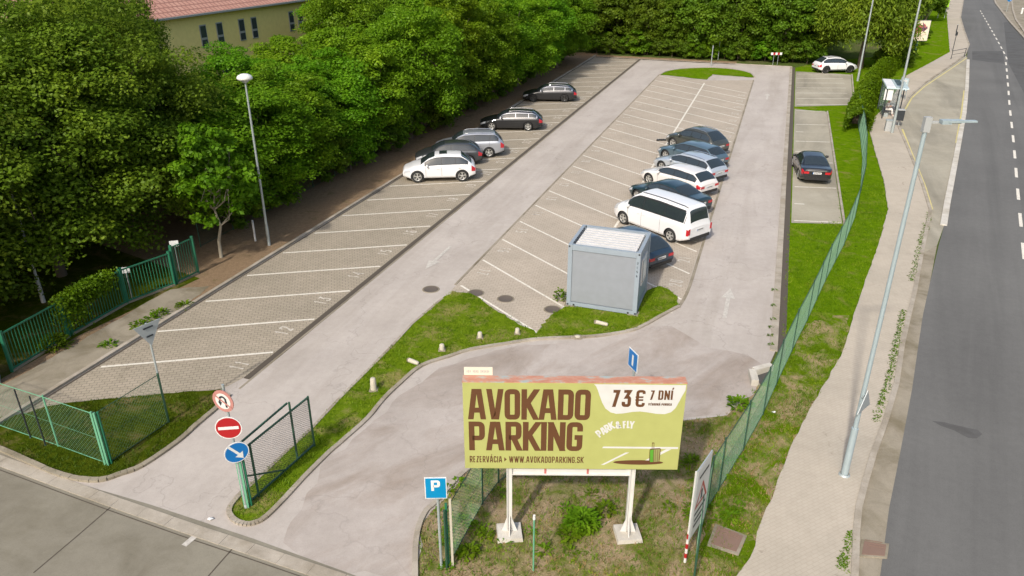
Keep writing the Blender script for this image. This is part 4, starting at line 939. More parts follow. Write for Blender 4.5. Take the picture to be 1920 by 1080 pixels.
weed('weed_clump', 'bright weed beside the fence foot right of the parking sign', G(880, 1038), .22, 110, 3, spread=.35, leafL=.2)
weed('weed_clump', 'small yellow green weed right of the leafy clump, near the right billboard post', G(1135, 960), .25, 60, 4, spread=.35, leafL=.22)
weed('weed_clump', 'weed at the turf edge behind the billboard, by the wire fence', G(1385, 765), .4, 120, 5, spread=.6, leafL=.25)
weed('weed_clump', 'weed tuft against the left corner of the grey container', G(1050, 562), .5, 90, 6, spread=.4, leafL=.22)
WR = random.Random(5)
pts = [(1740, 400), (1737, 418), (1733, 432), (1728, 448), (1725, 460), (1720, 480), (1716, 498), (1710, 515), (1706, 530), (1693, 583), (1692, 600), (1687, 615), (1683, 632), (1679, 650), (1677, 665), (1673, 682), (1669, 700), (1662, 725), (1655, 745), (1650, 762), (1643, 795), (1626, 870), (1595, 1000), (1590, 1025), (1580, 1050), (1577, 1070)]
pts = [(a[0] + (b2[0] - a[0]) * k + WR.uniform(-2.5, 2.5), a[1] + (b2[1] - a[1]) * k) for a, b2 in zip(pts, pts[1:]) if b2[1] - a[1] < 36 for k in (0, .2, .4, .6, .8)]
for i, (u, v) in enumerate(pts): weed('kerb_weed', 'weed growing in the joint between pavement and road kerb', G(u, v, .05), .10, WR.randint(24, 60), 20 + i, 'weeds along the road kerb', .09, 'leaf_weed', WR.uniform(.08, .26))
for i, (u, v) in enumerate([(1452, 545), (1450, 575), (1449, 600), (1446, 615), (1444, 630), (1445, 648)]): weed('kerb_weed', 'weed growing in the kerb joint beside the right drain', G(u, v), .10, 40, 60 + i, 'weeds along the right drain', .10, 'leaf_weed', .15)
for i in range(46):
    u, v = WR.choice([(WR.uniform(850, 1340), WR.uniform(900, 1078)), (WR.uniform(1290, 1390), WR.uniform(860, 985)), (WR.uniform(820, 940), WR.uniform(905, 1075))])
    weed('waste_ground_weed', 'small weed scattered over the waste ground around the billboard', G(u, v), .14, WR.randint(20, 55), 100 + i, 'weeds on the waste ground', WR.uniform(.1, .2), 'leaf_weed', WR.uniform(.2, .45))
def grass(name, regions, seed, mat='leaf_grass'):
    """blades standing in tufts over outlined turf; regions = (outline, tufts per square metre, blade height)"""
    rng = np.random.default_rng(seed); Vs = []
    for outl, dens, h, z in regions:
        A = np.array(outl); lo, hi = A.min(0), A.max(0); n = int((hi - lo).prod() * dens); P = rng.uniform(lo, hi, (n, 2))
        ins = np.zeros(n, bool); x, y = P[:, 0], P[:, 1]; j = len(A) - 1
        for i in range(len(A)):
            c = ((A[i, 1] > y) != (A[j, 1] > y)) & (x < (A[j, 0] - A[i, 0]) * (y - A[i, 1]) / (A[j, 1] - A[i, 1] + 1e-12) + A[i, 0]); ins ^= c; j = i
        P = P[ins]; f = np.sin(P[:, 0] * 1.9 + 1.3 * np.sin(P[:, 1] * 1.1)) * np.cos(P[:, 1] * 1.7 + 1.1 * np.sin(P[:, 0] * 2.3)) + rng.normal(size=len(P)) * .45
        P = P[f > -.45]
        for _ in range(3):
            k = len(P); a = rng.uniform(0, 6.28, k); c = np.c_[P + rng.normal(size=(k, 2)) * .03, np.full(k, z)]; hh = h * rng.uniform(.5, 1.4, k)
            s = np.c_[np.cos(a), np.sin(a), np.zeros(k)] * .011; ln = np.c_[rng.normal(size=(k, 2)) * .5 * hh[:, None], hh]
            Vs.append(np.stack([c - s, c + s, c + ln], 1))
    V = np.concatenate(Vs).reshape(-1, 3); o = np_mesh(name, V, np.arange(len(V)).reshape(-1, 3), mat); return tag(o, 'short green grass standing on the turf', 'grass', kind='stuff')
lawn_near = [p for p in lawn if p[1] < 47]
grass('grass', [(outline, 130, .075, .03), (GP([(1425, 722), (1440, 700), (1466, 640), (1478, 425), (1575, 415), (1568, 360), (1657, 340), (1665, 393), (1647, 460), (1623, 527), (1600, 593), (1580, 660), (1547, 720), (1528, 750)]), 80, .085, .004)], 3)
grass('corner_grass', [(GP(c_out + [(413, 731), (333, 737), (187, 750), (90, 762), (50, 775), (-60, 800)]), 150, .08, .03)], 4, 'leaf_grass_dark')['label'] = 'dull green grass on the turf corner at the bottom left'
o = grass('dry_grass', [(waste, 60, .08, .004)], 8, 'leaf_dry'); o['label'] = 'dry straw coloured grass on the waste ground around the billboard'
strip_ = GP([(1484, 664), (1513, 606), (1598, 590), (1580, 660), (1547, 720), (1510, 783), (1480, 843), (1447, 937), (1427, 977), (1409, 1046), (1384, 1078), (1304, 1090), (1309, 1020), (1327, 956), (1396, 845), (1434, 778)])
o = grass('strip_grass', [(strip_, 70, .10, .006)], 10, 'leaf_grass'); o['label'] = 'patchy green grass between the wire fence and the pavement'
o = grass('sparse_grass', [(waste, 70, .10, .004)], 9, 'leaf_grass'); o['label'] = 'thin green grass on the waste ground around the billboard'

# ================================================================== BUILDINGS
def building(name, label, A, B, depth, eave, ridge, wall, roof, wins, win_h=1.9, win_w=.8, sill=4.9):
    """gabled or flat block; A -> B is the front eave line seen by the camera (left to right)"""
    ax, ay = B[0] - A[0], B[1] - A[1]; L = math.hypot(ax, ay); rz = math.atan2(ay, ax); t_ = thing(name, label, 'building', (A[0], A[1], 0), rz)
    mb = MB(); mb.box((L / 2, depth / 2, eave / 2), (L, depth, eave)); mb.build('wall', wall, t_)
    mb = MB()
    if ridge > eave:
        o = .6; mb.add([(-o, -o, eave - .05), (L + o, -o, eave - .05), (L + o, depth / 2, ridge), (-o, depth / 2, ridge), (-o, depth + o, eave - .05), (L + o, depth + o, eave - .05)], [(0, 1, 2, 3), (3, 2, 5, 4), (0, 3, 4), (1, 5, 2)], 0)
        mb.box((L / 2, -o, eave - .12), (L + 2 * o, .16, .16), 1)
        r = mb.build('roof', [roof, 'frame_grey'], t_)
    else:
        mb.box((L / 2, depth / 2, eave + .1), (L + .4, depth + .4, .2)); mb.box((L / 2, -.2, eave - .25), (L + .5, .2, .5), 1); r = mb.build('roof', [roof, 'wall_grey'], t_)
    for x, z in wins:
        w = MB(); w.box((x, -.01, z), (win_w, .1, win_h)); o = w.build('window', 'frame_grey', t_)
        g = MB(); g.box((x, -.05, z + win_h * .2), (win_w - .14, .06, win_h * .5)); g.box((x, -.05, z - win_h * .3), (win_w - .14, .06, win_h * .3)); g.build('pane', 'pane_dark', o)
    return t_
def at(u, v, z): return G(u, v, z)
A_, B_ = at(362, 24, 7.6), at(590, -6, 7.6)
dx, dy = B_[0] - A_[0], B_[1] - A_[1]; L_ = math.hypot(dx, dy); ux, uy = dx / L_, dy / L_
A2 = (A_[0] - ux * 22, A_[1] - uy * 22); B2 = (B_[0] + ux * 30, B_[1] + uy * 30)
wx_ = []
for u in (381, 411, 452, 476, 545, 562):
    best = min(((abs(960 + FPX * (A2[0] + ux * s) / ((A2[1] + uy * s) * cP + (H - 6) * sP) - u), s) for s in np.arange(0, L_ + 50, .1))); wx_.append(best[1])
wins = [(s, 5.6) for s in wx_] + [(s, 2.2) for s in wx_] + [(s, 5.6) for s in (3, 5, 9, 11, 15, 17)]
building('yellow_building', 'long yellow two storey building with a red tiled roof behind the trees', A2, B2, 13, 7.6, 11.5, 'wall_yellow', 'roof_tiles', wins)
A_, B_ = at(-160, 36, 8), at(80, 22, 8)
building('grey_building', 'dark grey flat building with a pale roof in the top left corner', A_, B_, 40, 8, 8, 'wall_grey', 'roof_white', [(6, 5.5), (10, 5.5), (14, 5.5)])

# ================================================================== LAMPS AND POLES
def lamp_mushroom():
    p = G(505, 460); t_ = thing('street_lamp', 'tall thin street lamp with a white mushroom head at the edge of the left bays', 'street lamp', (*p, 0)); h = 8.0
    m_ = MB(); m_.tube((0, 0, 0), (0, 0, 1.0), .075, .075, 10); m_.tube((0, 0, 1.0), (0, 0, h), .06, .04, 10); m_.build('pole', 'galvanised', t_)
    m_ = MB(); m_.lathe([(.05, h - .12), (.2, h - .08), (.33, h - .02), (.35, h + .04), (.30, h + .13), (.16, h + .2), (0, h + .22)], 20); m_.build('lamp_head', 'white_bright', t_)
    m_ = MB(); m_.lathe([(.0, h - .2), (.13, h - .16), (.2, h - .07)], 16); m_.build('lamp_glass', 'lamp_clear', t_)
lamp_mushroom()
p = G(1583, 890, .05); t_ = thing('street_lamp', 'tall pale blue street lamp standing on the pavement with a short arm over the road', 'street lamp', (*p, .05), 0)
h = HT(1583, 890, 232) - .05
m_ = MB(); m_.tube((0, 0, 0), (0, 0, 1.6), .10, .095, 12); m_.tube((0, 0, 1.6), (0, 0, h), .065, .05, 12); m_.build('pole', 'galvanised_blue', t_)
m_ = MB(); m_.box((0, 0, h), (.15, .13, .34)); m_.box((.14, 0, h + .05), (.22, .05, .05)); m_.build('bracket', 'frame_grey', t_)
m_ = MB(); m_.box((.42, 0, h + .06), (.22, .16, .09)); m_.box((.62, 0, h + .075), (.36, .18, .05)); m_.box((.94, 0, h + .07), (.34, .13, .035)); m_.build('lamp_head', 'galvanised_blue', t_)
m_ = MB(); m_.box((.58, 0, h + .04), (.36, .10, .03)); m_.build('lamp_glass', 'lamp_clear', t_)
m_ = MB(); m_.lathe([(.16, 0), (.15, .03), (.12, .05)], 14); m_.build('base_collar', 'galvanised', t_)
# sign hung on the lamp: seen edge on, with cable box
sg = thing('triangle_sign', 'triangular sign seen edge on, strapped low on the pavement street lamp', 'road sign', (p[0], p[1] - .09, 0), .85)
m_ = MB(); m_.add([(-.36, -.02, 2.35), (.36, -.10, 2.35), (0, -.06, 2.95), (-.36, .0, 2.35), (.36, -.08, 2.35), (0, -.04, 2.95)], [(0, 1, 2), (5, 4, 3), (0, 3, 4, 1), (1, 4, 5, 2), (2, 5, 3, 0)]); m_.build('plate', 'sign_back', sg)
m_ = MB(); m_.box((0, .02, 2.5), (.2, .03, .04)); m_.box((0, .02, 2.75), (.2, .03, .04)); m_.build('clamp', 'galvanised', sg)
for (u, v, lab) in [(1608, 152, 'tall thin street lamp mast rising in front of the willow'), (1672, 250, 'tall thin street lamp mast beside the bus shelter')]:
    p = G(u, v); t_ = thing('street_lamp', lab, 'street lamp', (*p, 0), 0, 'street lamp masts along the pavement')
    m_ = MB(); m_.tube((0, 0, 0), (0, 0, 1.5), .11, .1, 10); m_.tube((0, 0, 1.5), (0, 0, 12.5), .085, .055, 10); m_.build('pole', 'galvanised', t_)
    m_ = MB(); m_.bar((0, 0, 12.4), (1.6, 0, 12.7), .06, .06); m_.build('arm', 'galvanised', t_); m_ = MB(); m_.box((1.8, 0, 12.72), (.7, .25, .12)); m_.build('lamp_head', 'frame_grey', t_)
p = (G(1020, 108)[0], G(1020, 108)[1]); t_ = thing('street_lamp', 'thin lamp mast standing among the trees at the far left', 'street lamp', (*p, 0)); m_ = MB(); m_.tube((0, 0, 0), (0, 0, 12), .09, .06, 8); m_.build('pole', 'galvanised', t_); m_ = MB(); m_.box((.3, 0, 12), (.7, .2, .1)); m_.build('lamp_head', 'frame_grey', t_)
p = G(82, 567); t_ = thing('lamp_mast', 'pale thin mast rising through the tree behind the green railing', 'mast', (*p, 0)); m_ = MB(); m_.tube((0, 0, 0), (0, 0, 1.2), .09, .08, 8); m_.tube((0, 0, 1.2), (0, 0, 8), .055, .04, 8); m_.build('pole', 'white_paint', t_); m_ = MB(); m_.lathe([(.05, 7.9), (.3, 8), (.26, 8.14), (0, 8.2)], 14); m_.build('lamp_head', 'white_bright', t_)
for (u, v, vt, lab, top) in [(1333, 124, 85, 'short thin grey post on the far turning island', 0), (1346, 112, 68, 'taller thin post with a small dark sign at the edge of the wood', 1)]:
    p = G(u, v); hh = HT(u, v, vt); t_ = thing('thin_post', lab, 'post', (*p, 0)); m_ = MB(); m_.tube((0, 0, 0), (0, 0, hh), .05, n=8); m_.build('pole', 'galvanised', t_)
    m_ = MB(); m_.box((0, -.05, hh - .2), (.36 if top else .12, .04, .36 if top else .12)); m_.build('plate', 'sign_dark' if top else 'galvanised', t_)

# ================================================================== FENCES
def chainlink(mb, A, B, z0, z1, pitch=.075, r=.0022):
    """woven wire between two posts: two families of diagonal wires"""
    A, B = Vector((*A, 0)), Vector((*B, 0)); L = (B - A).length; h = z1 - z0; d = (B - A) / L; n = Vector((d.y, -d.x, 0))
    k = -h
    def wire(x0, za, x1, zb, o):
        if x1 <= 0 or x0 >= L: return
        if x0 < 0: za += (zb - za) * (-x0) / (x1 - x0); x0 = 0
        if x1 > L: zb = za + (zb - za) * (L - x0) / (x1 - x0); x1 = L
        p, q = A + d * x0 + Vector((0, 0, za)), A + d * x1 + Vector((0, 0, zb)); s = n * r; u = Vector((0, 0, r * 1.4))
        mb.add([p - s + u, p + s + u, p - u * 1.2, q - s + u, q + s + u, q - u * 1.2], [(0, 1, 4, 3), (1, 2, 5, 4), (2, 0, 3, 5)], 0)
    while k < L: wire(k, z0, k + h, z1, 0); wire(k, z1, k + h, z0, 1); k += pitch * 1.414
def fence(label, pts, h, post_mat='dark_green_metal', wire='wire_green', step=2.5, pitch=.08, r=.0022, post_r=.025, rails=True, skip_posts=False, cat='fence', name='wire_fence', top_out=0):
    t_ = thing(name, label, cat, (*pts[0], 0)); O_ = Vector(pts[0]); L = [(p[0] - O_.x, p[1] - O_.y) for p in pts]; posts = []
    w = MB(); rl = MB()
    for a, b2 in zip(L, L[1:]):
        D = math.dist(a, b2); k = max(1, round(D / step)); chainlink(w, a, b2, .04, h - .04, pitch, r)
        for i in range(k): posts.append((a[0] + (b2[0] - a[0]) * i / k, a[1] + (b2[1] - a[1]) * i / k))
        for z in ((h - .03, .06, h * .5) if rails else (h - .04,)): rl.tube((*a, z), (*b2, z), .012 if rails and z != h * .5 else .004, n=5)
    posts.append(L[-1]); w.build('wire_mesh', wire, t_); rl.build('rails', post_mat, t_)
    for p in posts: m_ = MB(); m_.tube((*p, 0), (*p, h + .04), post_r, n=8); m_.build('post', post_mat, t_)
    return t_
RF = GP([(1300, 1092), (1307, 1020), (1325, 956), (1347, 920), (1393, 845), (1430, 778), (1455, 722), (1484, 660), (1513, 602), (1547, 528), (1582, 460), (1602, 410), (1613, 362), (1617, 300), (1613, 258), (1603, 210)])
fence('long green wire mesh fence curving between the right lawn and the pavement', RF, 1.75, step=2.6, pitch=.078, r=.003)
fence('green wire mesh fence on the left of the billboard plot, behind the parking sign', GP([(838, 1068), (905, 945), (935, 905), (1010, 858)]), 1.8, step=2.4, pitch=.07, r=.0028)
fence('dark wire mesh fence in the shade along the left tree line', [ST(s, -9.6) for s in (9, 24, 40, 56, 74)], 1.8, post_mat='dark_green_metal', wire='dark_green_metal', pitch=.11, r=.0022)
fence('green wire mesh fence around the turf corner at the bottom left', GP([(317, 793), (203, 872)]), 1.8, step=5, pitch=.09, r=.0022, post_r=.035)
fence('pale green wire mesh fence along the concrete road at the left edge', GP([(203, 872), (110, 838), (0, 800), (-70, 776)]), 1.8, post_mat='green_metal_pale', step=2.9, pitch=.09, r=.0022)
# heavy gate posts
for (u, v), lab in [((203, 872), 'pale green gate post at the bottom left corner'), ((465, 951), 'pale green gate post carrying the round signs')]:
    p = G(u, v); t_ = thing('gate_post', lab, 'post', (*p, 0)); 
    for k, (ox, oy, mt) in enumerate([(-.06, -.02, 'green_metal_pale'), (.03, -.04, 'green_metal_pale'), (.09, .03, 'green_metal')]):
        m_ = MB(); m_.box((ox, oy, .93), (.055, .055, 1.86 - k * .04)); m_.build('square_tube', mt, t_)
for (a, b2), lab in [(((58, 822), (28, 745)), 'dark bracing stake in the turf corner, left of the pair'), (((86, 836), (57, 750)), 'dark bracing stake in the turf corner, right of the pair')]:
    p = G(*a); t_ = thing('fence_stake', lab, 'post', (*p, 0)); m_ = MB(); m_.tube((0, 0, 0), (-.03, .02, 1.75), .022, n=8); m_.build('rod', 'sign_dark', t_)
    m_ = MB(); m_.lathe([(.04, 0), (.035, .04), (.024, .06)], 8); m_.build('foot', 'dark_green_metal', t_)
# the sliding gate leaf parked on the median
P0, P1, P2, P3 = G(474, 942), G(486, 933), G(558, 862), G(590, 838)
t_ = thing('gate_leaf', 'open green wire mesh gate leaf standing on the narrow median', 'gate', (*P0, 0)); rel = lambda p: (p[0] - P0[0], p[1] - P0[1])
a, b2 = rel(P0), rel(P3); m_ = MB(); chainlink(m_, a, b2, .1, 1.74, .055, .0026); m_.build('wire_mesh', 'sign_dark', t_)
m_ = MB()
for z in (.1, 1.76): m_.bar((*a, z), (*b2, z), .045, .045)
c_ = rel(P2); m_.bar((a[0] - .12, a[1] + .1, 1.86), (c_[0] - .08, c_[1] + .06, 1.93), .045, .045); m_.bar((*a, .9), (a[0] + .55, a[1] + .55 * (b2[1] - a[1]) / (b2[0] - a[0]), .12), .04, .04); m_.build('frame', 'dark_green_metal', t_)
for p, hh in ((P1, 1.76), (P2, 2.0), (P3, 1.8)): q = rel(p); m_ = MB(); m_.box((q[0], q[1], hh / 2), (.05, .05, hh)); m_.build('upright', 'dark_green_metal', t_)
# green railing on the left with square bars
def railing(label, pts_px, h, notice=None, name='green_railing', cat='fence'):
    P = GP(pts_px); t_ = thing(name, label, cat, (*P[0], 0), 0, 'green railing sections'); L = [(p[0] - P[0][0], p[1] - P[0][1]) for p in P]
    m_ = MB(); bars = MB()
    for a, b2 in zip(L, L[1:]):
        for z in (.12, h - .05): m_.bar((*a, z), (*b2, z), .05, .05)
        D = math.dist(a, b2); n = int(D / .13)
        for i in range(1, n): x, y = a[0] + (b2[0] - a[0]) * i / n, a[1] + (b2[1] - a[1]) * i / n; bars.bar((x, y, .12), (x, y, h - .05), .022, .022)
    m_.build('rails', 'green_metal', t_); bars.build('bars', 'green_metal', t_)
    for p in (L[0], L[-1]): q = MB(); q.box((*p, h / 2 + .03), (.10, .10, h + .06)); q.build('post', 'green_metal', t_)
    m_ = MB(); m_.bar((*L[0], .0 + .04), (*L[-1], .04), .12, .08); m_.build('plinth', 'concrete_path', t_)
    return t_, L
railing('green bar railing section at the left edge beside the grey cabinet', [(24, 697), (130, 632)], 1.55)
railing('ivy covered green bar railing section in the middle of the left fence', [(136, 628), (238, 570)], 1.55)
gt, L = railing('green wire gate section with a white notice', [(240, 569), (328, 535)], 1.55)
gt, L = railing('tall green bar gate with a white notice at the right end of the left fence', [(333, 532), (372, 513)], 1.75, name='green_gate', cat='gate')
for (u, v, zz), lab in [((250, 560, 1.35), 'white notice on a thin post in front of the green fence'), ((342, 524, 1.75), 'white notice fixed at the top of the tall green gate')]:
    p = G(u, v); t_ = thing('notice_plate', lab, 'notice', (p[0], p[1] - .1, 0)); m_ = MB(); m_.box((0, 0, zz), (.36, .02, .26), rz=.3); m_.build('plate', 'white_bright', t_)
    m_ = MB(); m_.tube((0, .02, 0), (0, .02, zz), .02, n=6); m_.build('post', 'galvanised', t_)
p = G(-8, 716); t_ = thing('utility_cabinet', 'pale grey utility cabinet at the left end of the green railing', 'cabinet', (*p, 0), .55)
m_ = MB(); m_.box((-.5, 0, .7), (1.3, .5, 1.3)); m_.build('box', 'galvanised', t_); m_ = MB(); m_.box((-.5, 0, 1.38), (1.4, .6, .06)); m_.build('lid', 'frame_grey', t_); m_ = MB(); m_.box((-.5, -.26, .7), (1.1, .02, 1.1)); m_.build('door', 'galvanised', t_)
# ivy spilling over the railing
def ivy(rng, n):
    a, b2 = np.array(G(120, 640)), np.array(G(222, 580)); k = rng.beta(1.6, 1.4, n); P = a + (b2 - a) * k[:, None]; zmax = 1.75; f = rng.uniform(0, 1, n)
    low = np.where(k < .45, .1, .9); z = low + (zmax - low) * f ** .5; C = np.c_[P[:, 0] + rng.normal(size=n) * .14, P[:, 1] + rng.normal(size=n) * .14, z + rng.normal(size=n) * .06]
    N_ = rng.normal(size=(n, 3)) + np.array([.3, -.8, .6]); return C, N_ / np.linalg.norm(N_, axis=1, keepdims=True)
tag(blob_leaves(ivy, 5200, .10, 6, 'leaf_hedge', 'ivy'), 'leafy ivy hanging over the middle of the left green railing', 'climbing plant')
weed('ground_shrub', 'low dark bush at the foot of the ivy covered railing', G(105, 652), .55, 420, 77, spread=.9, leafL=.2, mat='leaf_dark', cat='shrub')
for i, (u, v) in enumerate([(285, 600), (262, 612), (300, 590), (345, 575), (205, 648)]): weed('path_weed', 'weed growing along the concrete path inside the left kerb', G(u, v), .2, 90, 300 + i, 'weeds along the left path', .2, 'leaf_weed', .5)

# ================================================================== CONTAINER
C0 = G(1062, 574); t_ = thing('site_container', 'small grey blue site cabin container with a ribbed white roof', 'container', (*C0, 0), -AZ)
W_, D_, HC = 2.88, 2.36, 2.68; base = .06
m_ = MB(); m_.box((W_ / 2, D_ / 2, base + .08), (W_ - .02, D_ - .02, .16)); 
for x in (.08, W_ - .08):
    for y in (.08, D_ - .08): m_.box((x, y, HC / 2 + base), (.17, .17, HC))
for y in (.06, D_ - .06): m_.box((W_ / 2, y, HC + base - .11), (W_ - .34, .13, .22))
for x in (.06, W_ - .06): m_.box((x, D_ / 2, HC + base - .11), (.13, D_ - .34, .22))
m_.build('frame', 'container_frame', t_)
for y_ in (.06, D_ - .06): m_ = MB(); m_.box((W_ / 2, y_, HC / 2 + base), (W_ - .34, .05, HC - .38)); m_.build('wall_panel', 'container_panel', t_)
for x_ in (.06, W_ - .06): m_ = MB(); m_.box((x_, D_ / 2, HC / 2 + base), (.05, D_ - .34, HC - .38)); m_.build('side_panel', 'container_side', t_)
m_ = MB(); y = .20; n = 0
m_.box((W_ / 2, D_ / 2, HC + base - .17), (W_ - .3, D_ - .3, .03), 1)
while y < D_ - .22: m_.box((W_ / 2 + .02, y + .07, HC + base - .09), (W_ - .46, .155, .15)); y += .25; n += 1
m_.build('ribbed_roof', ['container_roof', 'frame_grey'], t_)
m_ = MB()
for x in (.05, W_ - .05, .30, W_ - .34):
    m_.box((x, -.008, base + .06), (.07, .02, .06))
for x in (.05, W_ - .05): m_.box((x, -.008, HC + base - .07), (.06, .02, .06))
for k in range(8): m_.box((.17, .30 + k * .27, HC + base + .003), (.05, .07, .02))
m_.build('corner_fittings', 'black_plastic', t_)
m_ = MB(); m_.box((W_ - .015, D_ * .5, 1.62), (.05, 1.0, 1.12)); w_ = m_.build('window', 'white_paint', t_)
m_ = MB(); m_.box((W_ + .008, D_ * .5, 1.62), (.02, .84, .96)); m_.build('pane', 'car_glass', w_)
m_ = MB(); m_.box((W_ + .02, D_ * .5, 1.66), (.012, .70, .90)); m_.build('blind', 'shelter_glass', w_)
m_ = MB()
for i, ch in enumerate('3156'):
    ps, w = letters(ch, .09, .2, .6, .1); put(m_, ps, (W_ - .12, -.006, HC - .42 - i * .18), (1, 0, 0), (0, 0, 1), (0, -1, 0), .002)
m_.build('post_lettering', 'sign_dark', t_)
m_ = MB(); 
for x in (.12, W_ - .14): m_.box((x, .16, .03), (.42, .38, .07))
m_.build('footing_slab', 'concrete_path', t_)

# ================================================================== BILLBOARD
def U(u, z, Y):
    """sideways position of a picture column on a plane standing at distance Y and height z"""
    return (u - 960) / FPX * (Y * cP + (H - z) * sP)
BY = 14.62; zt_, zb_ = 4.60, 2.16
X0, X1 = -1.13, 4.00
bb = thing('billboard', 'wide yellow green parking billboard on two white posts with flaking orange top', 'billboard', ((X0 + X1) / 2, BY + .15, 0), -.012)
W2 = (X1 - X0) / 2
m_ = MB(); m_.box((0, .13, (zt_ + zb_) / 2), (2 * W2, .24, zt_ - zb_ - .02), 1); m_.build('box_frame', ['frame_grey', 'galvanised'], bb)
m_ = MB(); m_.box((0, .13, zt_ + .005), (2 * W2 + .04, .28, .03)); m_.build('top_lid', 'peeling_paint', bb)
m_ = MB(); m_.box((0, -.01, (zt_ + zb_) / 2), (2 * W2 + .02, .02, zt_ - zb_)); m_.build('panel', 'board_green', bb)
# artwork, measured in the picture on the panel: (u, v) -> panel coordinates
BH = zt_ - zb_
def pan(u, v):
    # top edge 867..1286 at v 720.5, bottom edge 873..1271 at v 874; a projective fit is close to linear at this size
    k = (v - 720.5) / (874 - 720.5); l = 867 + 6 * k; r = 1286.5 - 15.5 * k
    return (-W2 + 2 * W2 * (u - l) / (r - l), zt_ - BH * (k * (1 - .03 * (1 - k))))
def panel_text(txt, u0, v0, u1, v1, T, cw, gap, mat, off=.004, tilt=0.0, name='lettering', shear=0.0):
    a = pan(u0, v1); b2 = pan(u1, v1); c = pan(u0, v0); h = c[1] - a[1]; w = b2[0] - a[0]
    ps, tw = letters(txt, h, T, cw, gap); sx = w / tw; m_ = MB()
    put(m_, ps, (a[0], -.02, a[1]), (1, 0, 0), (0, 0, 1), (0, -1, 0), off, 0, tilt, sx); return m_.build(name, mat, bb)
panel_text('AVOKADO', 878, 731, 1106, 785, .165, .47, .04, 'board_brown')
panel_text('PARKING', 880, 789, 1092, 841, .165, .47, .04, 'board_brown')
panel_text('REZERVÁCIA > WWW.AVOKADOPARKING.SK', 881, 851.5, 1095, 863, .15, .46, .12, 'board_brown')
# white cloud with the price
cl = [(1113, 721.5), (1117, 725), (1120, 731), (1124, 742), (1129, 754), (1135, 764), (1145, 771), (1156, 773.5), (1170, 772.5), (1185, 770), (1200, 769), (1214, 770.5), (1230, 773), (1246, 773.5), (1258, 770), (1266, 763), (1273, 751), (1279, 740), (1284, 732), (1285.5, 722)]
m_ = MB(); q = [pan(*p) for p in cl]; m_.add([(x, -.0225, z) for x, z in q], [tuple(range(len(q)))], 0); m_.build('price_cloud', 'board_white', bb)
panel_text('73', 1145, 731, 1182, 761, .17, .46, .10, 'board_brown', .006); panel_text('€', 1188, 731, 1208, 761, .15, .52, .10, 'board_brown', .006)
panel_text('7 DNÍ', 1217, 731.5, 1260, 748, .15, .40, .08, 'board_brown', .006)
panel_text('VÝHODNÁ PONUKA', 1215, 754, 1259, 758.3, .22, .5, .10, 'board_brown', .006)
# white bay lines, suitcase and its brown shadow
def blot(pts, mat, off, name):
    m_ = MB(); q = [pan(*p) for p in pts]; m_.add([(x, -.02 - off, z) for x, z in q], [tuple(range(len(q)))], 0); return m_.build(name, mat, bb)
blot([(1130, 835.5), (1132, 832.5), (1272.7, 832.5), (1272.4, 836)], 'board_white', .003, 'bay_line_art'); blot([(1128, 866), (1134, 866), (1181, 843), (1174, 843)], 'board_white', .0036, 'bay_line_art'); blot([(1200, 863), (1208, 863), (1260, 836.5), (1250, 836.5)], 'board_white', .0042, 'bay_line_art')
blot([(1198 + 48 * math.cos(a) * .98, 861 + 4.2 * math.sin(a)) for a in np.linspace(0, 2 * math.pi, 25)[:-1]], 'board_brown', .005, 'shadow_art')
blot([(1219, 838), (1221, 835.5), (1239, 834.5), (1240, 837), (1238, 857), (1236, 860), (1221, 861), (1218.5, 858)], 'board_brown', .0058, 'suitcase_art')
blot([(1220, 838), (1226.5, 837), (1226, 860), (1220, 860)], 'board_lime', .0064, 'suitcase_art'); blot([(1227.3, 837), (1238.5, 836), (1236.5, 859), (1227, 860)], 'board_olive', .0064, 'suitcase_art')
for u in (1229.5, 1234): blot([(u, 837.5), (u + .7, 837.5), (u + .4, 859), (u - .3, 859)], 'board_brown', .007, 'suitcase_art')
blot([(1223.5, 824.5), (1227.8, 824.5), (1227.4, 837), (1226.4, 837), (1226.7, 826), (1224.4, 826), (1224.2, 837), (1223.2, 837)], 'board_brown', .0064, 'suitcase_art')
# curved PARK & FLY
path = [('P', 1125, 811, 50), ('A', 1132, 806, 44), ('R', 1139, 801, 40), ('K', 1146, 796.5, 34), ('&', 1156, 795, 18), ('F', 1168.5, 794, 8), ('L', 1175.5, 793.6, 3), ('Y', 1180, 794, -3)]
m_ = MB()
for ch, u, v, ang in path:
    a = pan(u, v + 5.5); ps, w = letters(ch, .21, .2, .52, .1); put(m_, ps, (a[0], -.02, a[1]), (1, 0, 0), (0, 0, 1), (0, -1, 0), .004, 0, math.radians(ang * .75))
m_.build('slogan_lettering', 'board_white', bb)
# small owner plate on the top edge
op = MB(); a = pan(868, 720.5); op.box((a[0] + .33, .30, zt_ + .12), (.66, .03, .20)); o = op.build('owner_plate', 'poster_cream', bb)
m_ = MB()
for k in range(15):
    if k not in (3, 8): m_.box((a[0] + .07 + k * .036, .283, zt_ + .12), (.022, .004, .06 + .02 * (k % 2)))
m_.build('plate_marks', 'frame_grey', o)
